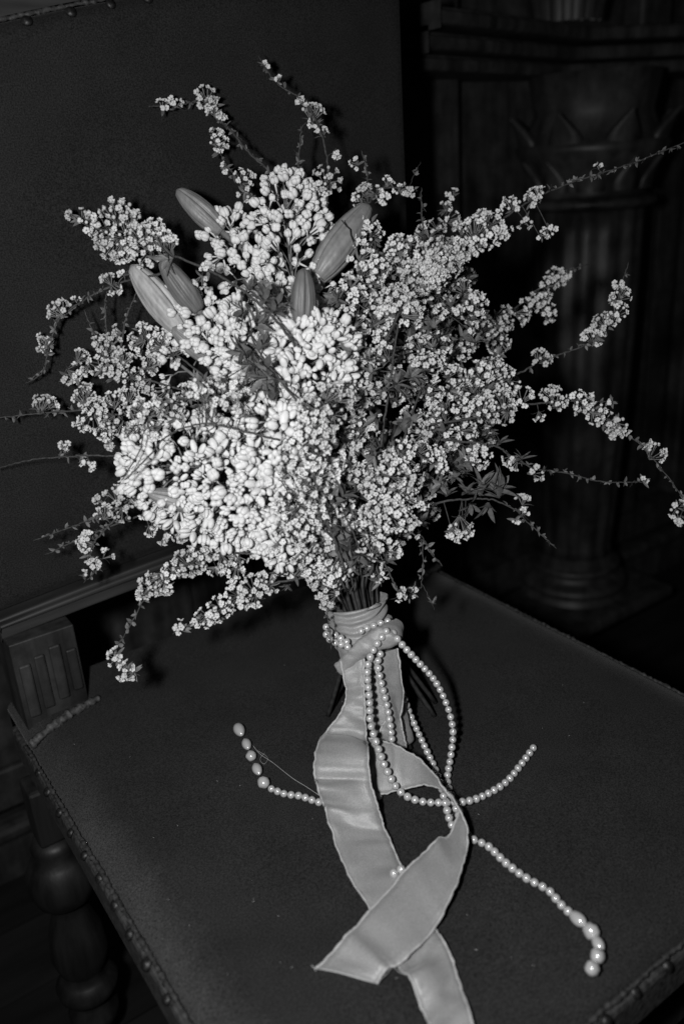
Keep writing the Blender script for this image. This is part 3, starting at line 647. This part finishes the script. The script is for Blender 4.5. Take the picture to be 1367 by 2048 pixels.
branch([(440, 800), (330, 770), (250, 745), (190, 725), (155, 720), (125, 750)], [(165, 715, 'm'), (150, 745, 'm'), (135, 755, 's'), (200, 735, 'm'), (230, 740, 'b'), (265, 755, 'b'), (290, 770, 'm'), (215, 700, 'm'), (250, 715, 'm'), (175, 740, 's'), (330, 790, 'b'), (300, 730, 'm')], depth=(.745, .755), face=0.1)
branch([(440, 850), (340, 830), (250, 830), (200, 820), (165, 790), (160, 765)], [(165, 770, 'm'), (170, 795, 'b'), (195, 815, 'b'), (185, 840, 'b'), (215, 840, 'm'), (160, 850, 's'), (240, 855, 'm'), (230, 800, 'm'), (270, 820, 'b'), (300, 830, 'b'), (320, 810, 'm'), (205, 865, 'm'), (215, 885, 's'), (255, 790, 'm'), (285, 850, 'm'), (345, 820, 'b'), (365, 800, 'm')], depth=(.735, .755), face=0.1)
branch([(210, 815), (155, 820), (90, 826), (-8, 836)], [(92, 806, 'm'), (80, 812, 's'), (105, 808, 's')], depth=(.75, .755), nub=(.2, 1), face=0.1)
branch([(320, 920), (230, 912), (150, 912), (60, 920), (-8, 938)], [(128, 893, 's'), (160, 922, 's'), (175, 930, 's'), (130, 905, 't')], depth=(.71, .76), rad=(.0013, .0007), nub=(.45, .65), face=0.1)
branch([(400, 950), (330, 970), (250, 1005), (180, 1040), (130, 1058), (68, 1082)], [(230, 985, 'm'), (262, 1000, 'm'), (215, 1025, 'm'), (300, 1020, 'm'), (285, 980, 'm'), (190, 1030, 's'), (245, 1020, 'm'), (200, 1000, 's'), (325, 1000, 's'), (250, 970, 's')], depth=(.72, .765), nub=(.5, 1), face=0.1)
branch([(380, 1010), (270, 1035), (180, 1070), (88, 1110)], [(310, 1050, 's'), (300, 1062, 's'), (170, 1080, 's'), (345, 1072, 's'), (330, 1078, 's'), (360, 1075, 's')], depth=(.735, .77), nub=(.4, 1), face=0.1)
branch([(250, 1020), (210, 1060), (180, 1100), (190, 1140), (168, 1165)], [(172, 1085, 'm'), (180, 1110, 's'), (190, 1128, 's'), (215, 1110, 's'), (168, 1150, 't'), (175, 1070, 's')], depth=(.745, .77), nub=(.2, 1), face=0.1)
branch([(640, 1130), (560, 1115), (480, 1106), (420, 1112), (360, 1135), (305, 1172), (272, 1230), (240, 1285)], [(430, 1100, 'm'), (400, 1112, 'm'), (372, 1124, 'b'), (345, 1142, 'b'), (300, 1172, 'm'), (285, 1185, 's'), (320, 1165, 'b'), (430, 1140, 's'), (470, 1142, 'm'), (395, 1130, 'm'), (335, 1178, 's'), (450, 1120, 'm'), (480, 1125, 's')], depth=(.715, .73), nub=(.6, 1))
branch([(245, 1275), (232, 1300), (245, 1330), (280, 1352)], [(232, 1310, 's'), (228, 1318, 's'), (255, 1335, 's'), (248, 1350, 's'), (265, 1345, 's')], depth=(.73, .735), nub=(0, 1), rad=(.0007, .0004))
branch([(650, 1150), (580, 1160), (505, 1178), (445, 1212), (400, 1238), (345, 1268)], [(528, 1160, 'm'), (505, 1175, 'b'), (515, 1200, 's'), (470, 1195, 'b'), (442, 1215, 'b'), (412, 1235, 'm'), (395, 1240, 's'), (362, 1255, 's'), (540, 1170, 's'), (490, 1205, 's'), (430, 1235, 's')], depth=(.72, .735), nub=(.75, 1), big=((590, 1150, .7), (575, 1175, .6), (560, 1140, .8)))
branch([(690, 1180), (660, 1120), (630, 1080), (610, 1050)], [(620, 1090, 'b'), (642, 1120, 'b'), (662, 1145, 'b'), (622, 1140, 'm'), (640, 1180, 'm'), (662, 1190, 'm'), (605, 1060, 'b'), (655, 1100, 'm'), (600, 1110, 'm'), (630, 1160, 'm'), (650, 1205, 's')], depth=(.735, .672), big=((585, 1170, .6),))
branch([(665, 1200), (655, 1230), (660, 1270), (662, 1300)], [], depth=(.735, .74), nub=(.2, 1), rad=(.0006, .0004))
# dark twigs lying over the lilac
branch([(600, 900), (520, 840), (430, 800), (350, 800), (290, 830), (255, 870)], [(345, 815, 'm'), (325, 800, 's'), (300, 838, 'm'), (280, 822, 'm'), (262, 858, 's'), (375, 785, 'm'), (355, 842, 's'), (410, 800, 's'), (430, 775, 'm'), (465, 800, 'm'), (490, 790, 's'), (400, 825, 's'), (310, 865, 's')], depth=(.700, .695), rad=(.0012, .0007), big=((420, 790, .6), (480, 790, .7), (330, 830, .5)))
branch([(700, 1120), (650, 1060), (590, 1000), (560, 960)], [(560, 1000, 's'), (575, 1030, 'm'), (560, 1060, 's'), (585, 1075, 'm'), (570, 950, 's'), (545, 1090, 's'), (600, 1090, 'm')], depth=(.70, .668), rad=(.0011, .0006))
branch([(560, 880), (500, 865), (440, 850), (400, 848), (340, 868), (300, 910), (250, 960)], [(400, 780, 's'), (410, 790, 's'), (430, 800, 's'), (465, 805, 'm'), (480, 825, 's')], depth=(.665, .655), rad=(.0013, .0008))
branch([(430, 850), (410, 820), (400, 780), (405, 750)], [(395, 765, 't')], depth=(.662, .66), rad=(.0008, .0005))
branch([(330, 850), (290, 860), (280, 900), (245, 960)], [], depth=(.665, .67), rad=(.0008, .0006))
branch([(640, 860), (560, 760), (510, 690), (500, 640)], [(470, 770, 's'), (440, 760, 's')], depth=(.675, .680), rad=(.0016, .0008), big=((520, 700, 1.2), (495, 705, 1.2), (470, 715, 1.1), (530, 740, 1.2), (520, 765, 1.2), (550, 760, 1), (500, 745, 1), (480, 740, 1), (540, 790, 1), (520, 650, 1)))
branch([(720, 1100), (690, 1030), (672, 985)], [(660, 985, 't')], depth=(.695, .685), rad=(.0011, .0008), big=((700, 1070, 1), (690, 990, 1.2), (680, 1100, 1.3), (660, 1110, 1.2), (720, 1110, 1.2), (665, 1060, 1)))
# inner mass on the right
FILL = [
    ([(715, 1150), (690, 950), (690, 760), (720, 600), (735, 500), (750, 440)], [(740, 468, 'm'), (725, 485, 'm'), (745, 450, 's'), (715, 505, 'm'), (760, 540, 'b'), (730, 545, 'b'), (705, 560, 'b'), (750, 570, 'b'), (715, 595, 'b'), (745, 610, 'b'), (700, 630, 'b'), (725, 650, 'b'), (760, 640, 'b'), (695, 680, 'b'), (722, 700, 'b'), (700, 735, 'b'), (680, 770, 'b'), (715, 760, 'm')], (.745, .735)),
    ([(730, 1150), (760, 900), (780, 760), (800, 600), (805, 490)], [(800, 490, 'm'), (815, 480, 's'), (785, 505, 'b'), (795, 520, 'm'), (800, 600, 'b'), (785, 630, 'b'), (770, 680, 'b'), (755, 720, 'b'), (740, 750, 'b'), (720, 800, 'm'), (735, 730, 'm'), (765, 620, 'm'), (790, 590, 'b'), (750, 780, 'm')], (.735, .73)),
    ([(740, 1130), (800, 900), (850, 750), (880, 650), (930, 580)], [(875, 640, 'b'), (850, 650, 'b'), (860, 690, 'b'), (890, 690, 'm'), (830, 700, 'b'), (845, 740, 'b'), (880, 730, 'b'), (910, 760, 'm'), (935, 595, 'm'), (925, 575, 'm'), (950, 610, 'm'), (905, 620, 's'), (840, 600, 's'), (870, 590, 'm'), (935, 650, 's'), (960, 620, 's'), (820, 790, 'b'), (860, 780, 'm')], (.745, .79)),
    ([(760, 1130), (830, 950), (900, 850), (960, 760), (980, 710)], [(960, 740, 'b'), (985, 770, 'b'), (945, 780, 'b'), (930, 810, 'b'), (960, 790, 'm'), (880, 840, 'b'), (860, 860, 'b'), (905, 870, 'b'), (840, 860, 'm'), (930, 855, 'm'), (945, 900, 'm'), (955, 915, 'm'), (970, 830, 'b'), (885, 800, 'm')], (.745, .775)),
    ([(740, 1150), (770, 1020), (790, 920), (810, 880)], [(800, 890, 'm'), (785, 915, 'b'), (810, 920, 'b'), (765, 940, 'b'), (790, 945, 'b'), (820, 950, 'm'), (750, 970, 'b'), (775, 975, 'b'), (800, 975, 'b'), (750, 1000, 'b'), (785, 1005, 'b'), (815, 1000, 'm'), (790, 1030, 'b'), (765, 1030, 'm'), (740, 1020, 'm'), (820, 1060, 'b'), (780, 1070, 'm'), (750, 1070, 'm'), (810, 1040, 'm'), (760, 1105, 'm'), (735, 1100, 'm'), (715, 1060, 'm'), (790, 1100, 's'), (835, 1010, 's'), (870, 920, 'm'), (885, 935, 's'), (850, 905, 'b')], (.72, .715)),
    ([(690, 1140), (640, 1000), (625, 900), (640, 800)], [(650, 790, 'b'), (625, 820, 'b'), (660, 830, 'm'), (615, 850, 'b'), (640, 870, 'b'), (600, 880, 'b'), (625, 900, 'b'), (590, 915, 'b'), (615, 935, 'b'), (640, 950, 'b'), (600, 960, 'b'), (625, 985, 'b'), (585, 990, 'm'), (605, 1010, 'b'), (640, 1020, 'm'), (590, 1035, 'm'), (680, 800, 'm'), (660, 930, 'm')], (.69, .668)),
    ([(720, 1150), (710, 1000), (715, 900), (730, 840)], [(690, 870, 'm'), (720, 850, 'm'), (700, 900, 'm'), (730, 890, 'm'), (700, 930, 'm'), (745, 860, 's'), (715, 950, 'm'), (700, 1100, 's'), (720, 1130, 's'), (720, 985, 'm'), (695, 965, 'm'), (690, 1010, 'm'), (735, 940, 'm'), (745, 1045, 'm'), (720, 1035, 's'), (700, 1045, 'm'), (735, 1080, 's')], (.725, .735)),
]
for (p, cl, dp) in FILL: branch(p, cl, lay=1, depth=dp, rad=(.0018, .0008), big=tuple((x + uni(-30, 30), y + uni(-30, 30), uni(.7, 1.1)) for (x, y) in p[1:-1] for _ in range(2)))
# deeper blossoms and leaves that fill the middle: past counting
deep = MB(); deepl = MB(); tries = 0; used = []
poly = [(700, 560), (840, 470), (900, 480), (960, 580), (1010, 700), (1020, 800), (970, 900), (880, 1010), (800, 1090), (690, 1120), (600, 1050), (560, 900), (560, 700), (640, 600)]
def inside(x, y, P):
    c = False; j = len(P) - 1
    for i in range(len(P)):
        if (P[i][1] > y) != (P[j][1] > y) and x < (P[j][0] - P[i][0]) * (y - P[i][1]) / (P[j][1] - P[i][1]) + P[i][0]: c = not c
        j = i
    return c
while len(used) < 95 and tries < 6000:
    tries += 1; x, y = uni(560, 1020), uni(470, 1120)
    if not inside(x, y, poly) or any((x - a) ** 2 + (y - b) ** 2 < 40 ** 2 for a, b in used): continue
    used.append((x, y)); d = dome(x, y) + uni(.045, .085)
    deep.merge(random.choice(CLM['b']), Matrix.LocRotScale(at(x, y, d), quat_to(rdir(-FWD + UP * .3, .4)), Vector((1, 1, 1)) * uni(.85, 1.05)))
PEND.sort(key=lambda q: -q[0])
for i, (rk, k_, vi, bo, p, q, z) in enumerate(PEND):
    if i < 299: link('blossom_cluster', CLME[k_][vi], bo, local(p), q, z)
    else: deep.merge(CLM[k_][vi], Matrix.LocRotScale(p, q, Vector((z, z, z))))
o = part('spirea_blossoms', deep, CMATS, bq); o['kind'] = 'stuff'
for k in range(230):
    x, y = uni(520, 1020), uni(470, 1150)
    if not inside(x, y, poly): continue
    d = dome(x, y) + uni(.035, .11)
    deepl.merge(random.choice(BIGT), Matrix.LocRotScale(at(x, y, d), quat_to(rdir(-FWD + UP * .5, .6)), Vector((1, 1, 1)) * uni(.8, 1.3)))
for k in range(60):
    x, y = uni(400, 640), uni(620, 1100); d = dome(x, y) + uni(.03, .07)
    deepl.merge(random.choice(BIGT), Matrix.LocRotScale(at(x, y, d), quat_to(rdir(-FWD + UP * .5, .6)), Vector((1, 1, 1)) * uni(.8, 1.3)))
for k in range(120):
    x, y = uni(560, 1010), uni(480, 1120)
    if not inside(x, y, poly): continue
    d = dome(x, y) + uni(-.02, .02)
    deepl.merge(random.choice(BIGT), Matrix.LocRotScale(at(x, y, d), quat_to(rdir(-FWD * .4 + UP * .7, .6)), Vector((1, 1, 1)) * uni(.5, .9)))
o = part('foliage', deepl, MT['leaf'], bq); o['kind'] = 'stuff'
# stems: above the ribbon and splayed feet below it
for k in range(26):
    a = k * 2.4; r = 0.017 * math.sqrt((k + .5) / 26)
    pb = BIND + RIGHT * r * math.cos(a) + FWD * r * math.sin(a); tx, ty = 560 + 330 * rnd(), 820 + 120 * rnd()
    top = at(tx, ty, dome(tx, ty) + .05); mid = at(722 + (tx - 700) * .16 - 10 + 70 * math.cos(a) * r / .017 * .55, 1130, .785 + r * math.sin(a))
    foot = BIND.lerp(BASE, .99) - RIGHT * r * math.cos(a) * .8 - FWD * (r * math.sin(a) * .8)
    part('stem', MB().tube(catmull([top, mid, pb, foot], 8), uni(.0014, .0028), 7), MT['stem'], bq)
for (x, y) in ((868, 1432), (850, 1408), (838, 1380), (655, 1432), (668, 1410), (870, 1405)):
    part('stem', MB().tube(catmull([BIND + FWD * .008, BIND.lerp(on_seat(x, y, .003), .5) + FWD * .004, on_seat(x, y, .003)], 6), .0022, 7), MT['stem'], bq)

# ------------------------------------------------------------------ ribbon
rb = thing('satin_ribbon', 'grey satin ribbon wrapped round the stems with two long trailing tails', 'ribbon', BASE)
TOP = at(711, 1203, .785); BOT = at(772, 1492, .782); axis = (BOT - TOP); axn = axis.normalized()
e1 = (RIGHT - axn * RIGHT.dot(axn)).normalized(); e2 = axn.cross(e1)
if e2.dot(FWD) > 0: e2 = -e2                                              # e2 points to the camera
mb = MB(); v = []; n, m = 64, 70
for j in range(m + 1):
    t = j / m
    for i in range(n):
        a = 2 * math.pi * i / n; ca, sa = math.cos(a), math.sin(a)
        r = np.interp(t, [0, .08, .25, .33, .42, .6, .9, 1], [.0275, .0262, .0265, .0250, .0235, .0235, .0240, .0250])
        up_ = max(0, 1 - t / .34)
        r += .0036 * math.sin(82 * (t - .085 * max(0, sa) ** 1.3) + 1.6 * ca + 1.5 * noise.noise(Vector((ca * 2, sa * 2, t * 6)))) * min(1, up_ * 2) * (0.75 + .6 * noise.noise(Vector((ca, sa, t * 9))))
        r += .0015 * math.sin(5 * a + 2 * t) * min(1, max(0, t - .3) * 4) + .0008 * noise.noise(Vector((ca * 4, sa * 4, t * 14)))
        rim = .0016 * math.sin(2 * a + .6) + .0035 * max(0, sa) if j == 0 else 0
        rim += .004 * sa * max(0, 1 - t * 5)
        v.append(TOP + axis * t + axn * rim + e1 * ca * r + e2 * sa * r * .92)
f = [(j * n + i, j * n + (i + 1) % n, (j + 1) * n + (i + 1) % n, (j + 1) * n + i) for j in range(m) for i in range(n)]
mb.add(v, f)
o = part('wrap', mb, MT['satin'], rb); sm = o.modifiers.new('thick', 'SOLIDIFY'); sm.thickness = .0012; sm.offset = -1
def P(q):
    return at(q[0], q[1], q[3]) if q[2] == 'd' else on_seat(q[0], q[1], q[3])
def strip(name, rows, wave=.0012, nw=8, hem=True, ph=0.0, bow=0.0, crease=()):
    """rows: (left point, right point), each (px, py, 'd'|'s', value)"""
    Lc = catmull([P(a) for a, b in rows], 12); Rc = catmull([P(b) for a, b in rows], 12)
    wob = [((a - b).normalized(), .0010 * noise.noise(Vector((i * .35, ph, 1))), .0010 * noise.noise(Vector((i * .35, ph, 9)))) for i, (a, b) in enumerate(zip(Lc, Rc))]
    Lc = [p + q[0] * q[1] for p, q in zip(Lc, wob)]; Rc = [p - q[0] * q[2] for p, q in zip(Rc, wob)]; v = []; N = len(Lc)
    for i in range(N):
        t = (Lc[min(i + 1, N - 1)] - Lc[max(0, i - 1)]); nrm = t.cross(Rc[i] - Lc[i]).normalized()
        if nrm.dot(CAM - Lc[i]) < 0: nrm = -nrm
        for k in range(nw + 1):
            u = k / nw; p = Lc[i].lerp(Rc[i], u)
            for (c0, am, cw) in crease: p = p + nrm * 1.7 * am * math.exp(-((i / 12 - c0 - .25 * (u - .5) * (1 if am > 0 else -1)) / cw) ** 2) * (.6 + .4 * math.cos(3 * u + c0))
            p = p + nrm * (wave * (noise.noise(Vector((i * .11 + ph, u * 1.6, ph))) + .3 * noise.noise(Vector((i * .27 + ph, u * 1.2, ph + 3)))) + bow * math.sin(u * math.pi) + .0003 * noise.noise(Vector((i * .5, u * 7, ph))))
            p.z = max(p.z, SEAT + (.0026 if ph == 1.0 else .0022))
            v.append(p)
    f = [(i * (nw + 1) + k, i * (nw + 1) + k + 1, (i + 1) * (nw + 1) + k + 1, (i + 1) * (nw + 1) + k) for i in range(N - 1) for k in range(nw)]
    mb = MB().add(v, f); o = part(name, mb, MT['satin'], rb)
    s = o.modifiers.new('thick', 'SOLIDIFY'); s.thickness = .0005; s.offset = 0
    if hem:
        for side in (0, nw):
            ed = [Vector(v[i * (nw + 1) + side]) + Vector((uni(-1, 1), uni(-1, 1), uni(-1, 1))) * .0002 for i in range(N)]
            part('hem', MB().tube(ed, [.0009 * uni(.75, 1.3) for _ in ed], 5), MT['satin_edge'], rb, o)
    return o
d, s_ = 'd', 's'
strip('tail', [((681, 1322, d, .748), (728, 1306, d, .747)), ((688, 1365, d, .744), (727, 1360, d, .742)), ((690, 1400, d, .742), (729, 1400, d, .738)), ((677, 1432, d, .742), (730, 1440, d, .735)), ((650, 1468, d, .740), (732, 1485, d, .733)),
               ((630, 1515, s_, .046), (736, 1530, s_, .044)), ((632, 1560, s_, .040), (742, 1570, s_, .034)), ((645, 1605, s_, .026), (757, 1620, s_, .018)), ((660, 1655, s_, .010), (772, 1668, s_, .006)), ((690, 1735, s_, .005), (800, 1728, s_, .003)),
               ((740, 1818, s_, .004), (830, 1788, s_, .003)), ((772, 1885, s_, .003), (850, 1820, s_, .003)), ((800, 1940, s_, .004), (872, 1862, s_, .004)), ((832, 1990, s_, .005), (905, 1925, s_, .003)), ((855, 2040, s_, .004), (925, 1985, s_, .004)), ((880, 2110, s_, .004), (950, 2075, s_, .004))], .0045, ph=1.0, crease=((1.3, -.004, .5), (4.5, .006, .45), (5.7, -.005, .28), (6.5, .005, .35), (7.3, -.004, .25), (8.2, .003, .4), (9.6, .003, .4), (12.7, .004, .4), (13.6, -.003, .25), (14.4, .003, .3)))
strip('tail', [((735, 1476, s_, .034), (728, 1560, s_, .010)), ((765, 1482, s_, .036), (752, 1588, s_, .006)), ((800, 1495, s_, .037), (800, 1580, s_, .010)), ((850, 1530, s_, .036), (850, 1569, s_, .018)), ((885, 1572, s_, .034), (880, 1580, s_, .026)),
               ((912, 1612, s_, .022), (905, 1596, s_, .030)), ((918, 1622, s_, .018), (928, 1640, s_, .024)), ((905, 1650, s_, .014), (932, 1690, s_, .018)), ((868, 1690, s_, .013), (918, 1755, s_, .013)), ((815, 1735, s_, .014), (880, 1832, s_, .012)),
               ((745, 1815, s_, .010), (815, 1912, s_, .009)), ((690, 1880, s_, .007), (775, 1940, s_, .007)), ((630, 1937, s_, .005), (752, 1966, s_, .005))], .0022, ph=4.0, crease=((7.2, -.003, .3), (8.1, .0025, .35), (9.4, -.002, .4), (11.0, .002, .3)))
strip('knot', [((668, 1330, d, .752), (690, 1352, d, .754)), ((690, 1308, d, .744), (728, 1318, d, .744)), ((715, 1280, d, .740), (755, 1302, d, .739)), ((748, 1258, d, .741), (785, 1294, d, .740)), ((772, 1245, d, .748), (802, 1280, d, .748)), ((792, 1238, d, .765), (806, 1266, d, .765))], .0015, ph=7.0, bow=.0035, hem=False, crease=((1.5, .002, .3), (2.6, -.002, .3), (3.4, .002, .3)))
strip('loop', [((745, 1312, d, .750), (795, 1296, d, .757)), ((752, 1345, d, .745), (801, 1340, d, .757)), ((768, 1375, d, .742), (803, 1390, d, .757)), ((782, 1420, d, .748), (801, 1440, d, .757)), ((765, 1450, d, .750), (807, 1470, d, .757)), ((752, 1480, d, .755), (812, 1495, d, .762))], .003, ph=9.0)
# frayed threads at the cut end
for (a, b, c) in (((755, 1964), (775, 1945), (790, 1925)), ((770, 1945), (785, 1935), (803, 1948)), ((630, 1937), (622, 1930), (632, 1942))):
    part('loose_thread', MB().tube(catmull([on_seat(*q, .006) for q in (a, b, c)], 6), .00025, 4), MT['thread'], rb)

# ------------------------------------------------------------------ pearl strands
mb = MB().ellipsoid((0, 0, 0), (Vector((1, 0, 0)), Vector((0, 1, 0)), Vector((0, 0, 1))), 12, 8); PEARL = mb.mesh('pearl', [MT['pearl']])
dp = [(max(.04, math.sin(a) * (1 - .30 * (1 - math.cos(a)) / 2 * math.sin(a / 2) ** 2)), -1.12 * math.cos(a) + .12 * (1 - math.cos(a))) for a in np.linspace(.05, 3.10, 18)]
DROP = MB().lathe([(r * .95, z * 1.18) for r, z in dp], 22).mesh('drop_pearl', [MT['pearl']])
def bmp(a, z): return 1 + .09 * math.sin(3 * a + 4 * z) + .05 * math.sin(7 * a - 5 * z)
BAROQ = MB().lathe([(0.25, -1.05), (0.65, -.85), (0.95, -.4), (1.0, .1), (0.8, .6), (0.5, .9), (0.15, 1.05)], 18, 0, bmp).mesh('baroque_pearl', [MT['pearl']])
PR = 0.0033
def strand(label, ctrl, r=PR, drops=(), grp='pearl strands tied round the bouquet handle', tail=None):
    pts = catmull([P(q) for q in ctrl], 14); root = thing('pearl_strand', label, 'pearl strand', pts[0], grp)
    fine = resample(pts, r * .08); pp = [fine[0]]
    for p in fine[1:]:
        v = p - pp[-1]; a = (p - CAM).normalized()
        if v.length >= r * 1.93 and (v - a * v.dot(a)).length > r * 1.66: pp.append(p)
    part('string', MB().tube(pp, .0005, 5), MT['thread'], root)
    for p in pp:
        k = r * uni(.96, 1.04); link('pearl', PEARL, root, Vector(p) - root.location, quat_to(rdir(UP, .5)), k)
    prev = pp[-1]
    for (x, y, kind, rr, h) in drops:
        p = on_seat(x, y, h); me = {'d': DROP, 'b': BAROQ, 'e': DROP}[kind]; dr = (prev - p); 
        q = quat_to(dr if kind != 'e' else -dr)
        link({'d': 'drop_pearl', 'b': 'baroque_pearl', 'e': 'drop_pearl'}[kind], me, root, p - root.location, q, rr); prev = p
    return root
strand('pearl strand whose bare end points to the right across the seat', [(772, 1262, d, .737), (752, 1290, d, .734), (737, 1322, d, .731), (734, 1352, d, .731), (738, 1400, d, .731), (740, 1445, d, .727), (752, 1485, d, .720), (768, 1530, d, .712), (790, 1572, d, .709), (815, 1594, d, .707), (850, 1604, s_, .007), (890, 1605, s_, .009), (930, 1603, s_, .009), (965, 1592, s_, .0045), (1010, 1565, s_, .0032), (1040, 1530, s_, .0032), (1066, 1495, s_, .0032)])
strand('pearl strand ending in drop pearls on the left of the ribbon', [(760, 1308, d, .742), (755, 1328, d, .737), (762, 1365, d, .735), (775, 1420, d, .737), (783, 1480, d, .745), (783, 1530, d, .755), (765, 1582, s_, .005), (740, 1600, s_, .0032), (690, 1612, s_, .0032), (640, 1605, s_, .0032), (600, 1592, s_, .0032), (570, 1588, s_, .0032), (541, 1577, s_, .0032)],
       drops=((527, 1565, 'b', .0052, .005), (514, 1538, 'd', .0050, .005), (502, 1512, 'b', .0048, .005), (493, 1488, 'd', .0050, .005), (478, 1459, 'd', .0060, .006)))
strand('longest pearl strand looping out right and ending in drop pearls at the front edge', [(786, 1266, d, .742), (800, 1285, d, .738), (830, 1318, d, .745), (868, 1360, d, .76), (893, 1410, s_, .045), (905, 1460, s_, .028), (901, 1510, s_, .012), (894, 1560, s_, .0035), (905, 1600, s_, .0032), (922, 1645, s_, .0032), (940, 1675, s_, .0032), (975, 1692, s_, .0032), (1010, 1725, s_, .0032), (1050, 1755, s_, .0032), (1095, 1780, s_, .0032), (1118, 1806, s_, .0032), (1140, 1827, s_, .0042)],
       drops=((1155, 1838, 'd', .0052, .005), (1181, 1862, 'b', .0056, .005), (1195, 1887, 'd', .0044, .005), (1194, 1911, 'b', .0048, .005), (1183, 1936, 'b', .0047, .005)))
strand('pearl strand running down behind the handle and under the curled ribbon tail', [(798, 1375, d, .772), (806, 1392, d, .776), (820, 1430, s_, .020), (845, 1485, s_, .012), (868, 1535, s_, .006), (882, 1575, s_, .005), (888, 1600, s_, .010), (897, 1635, s_, .005), (908, 1675, s_, .0035), (885, 1725, s_, .0035), (835, 1748, s_, .006), (806, 1738, s_, .0085), (778, 1752, s_, .009)])
# two turns round the handle
for (lab, ya, yb_) in (('upper turn of pearls round the ribbon wrapped handle', 1268, 1292), ('lower turn of pearls round the ribbon wrapped handle', 1283, 1302)):
    ctrl = [(652, ya - 14, d, .785), (659, ya - 4, d, .765), (672, ya + 3, d, .758), (690, yb_ - 10, d, .752), (706, yb_ - 2, d, .7525)]
    if lab[0] == 'u': ctrl = ctrl[:4] + [(703, yb_ - 4, d, .7525)]
    strand(lab, ctrl)
strand('short curl of pearls peeking out at the right of the knot', [(722, 1262, d, .7555), (735, 1256, d, .760), (775, 1242, d, .762), (783, 1255, d, .758), (788, 1262, d, .754)])
th = MB().tube(catmull([on_seat(*q, .002) for q in ((505, 1490), (520, 1508), (545, 1525), (570, 1545), (590, 1560), (610, 1572), (640, 1592))], 6), .0003, 4)
th.tube(catmull([on_seat(*q, .002) for q in ((513, 1500), (535, 1515), (528, 1528), (520, 1518), (530, 1505))], 6), .0002, 4)
o = link('loose_thread', th.mesh('loose_thread', [MT['thread']])); o['label'] = 'thin stray thread lying beside the left drop pearls'; o['category'] = 'thread'
lint = MB()
for k in range(46):
    p = on_seat(uni(130, 1250), uni(1300, 2000), .0012); a = uni(0, 6.28); L = uni(.0006, .0022)
    if p.x < x0 + .02 or p.x > x1 - .02 or p.y < yf + .03 or p.y > yb - .05: continue
    q = p + Vector((math.cos(a), math.sin(a), 0)) * L
    lint.tube([p, p.lerp(q, .5) + Vector((uni(-1, 1), uni(-1, 1), .3)) * .0004, q], .00016, 4)
o = part('lint', lint, MT['thread'], chair); o['kind'] = 'stuff'
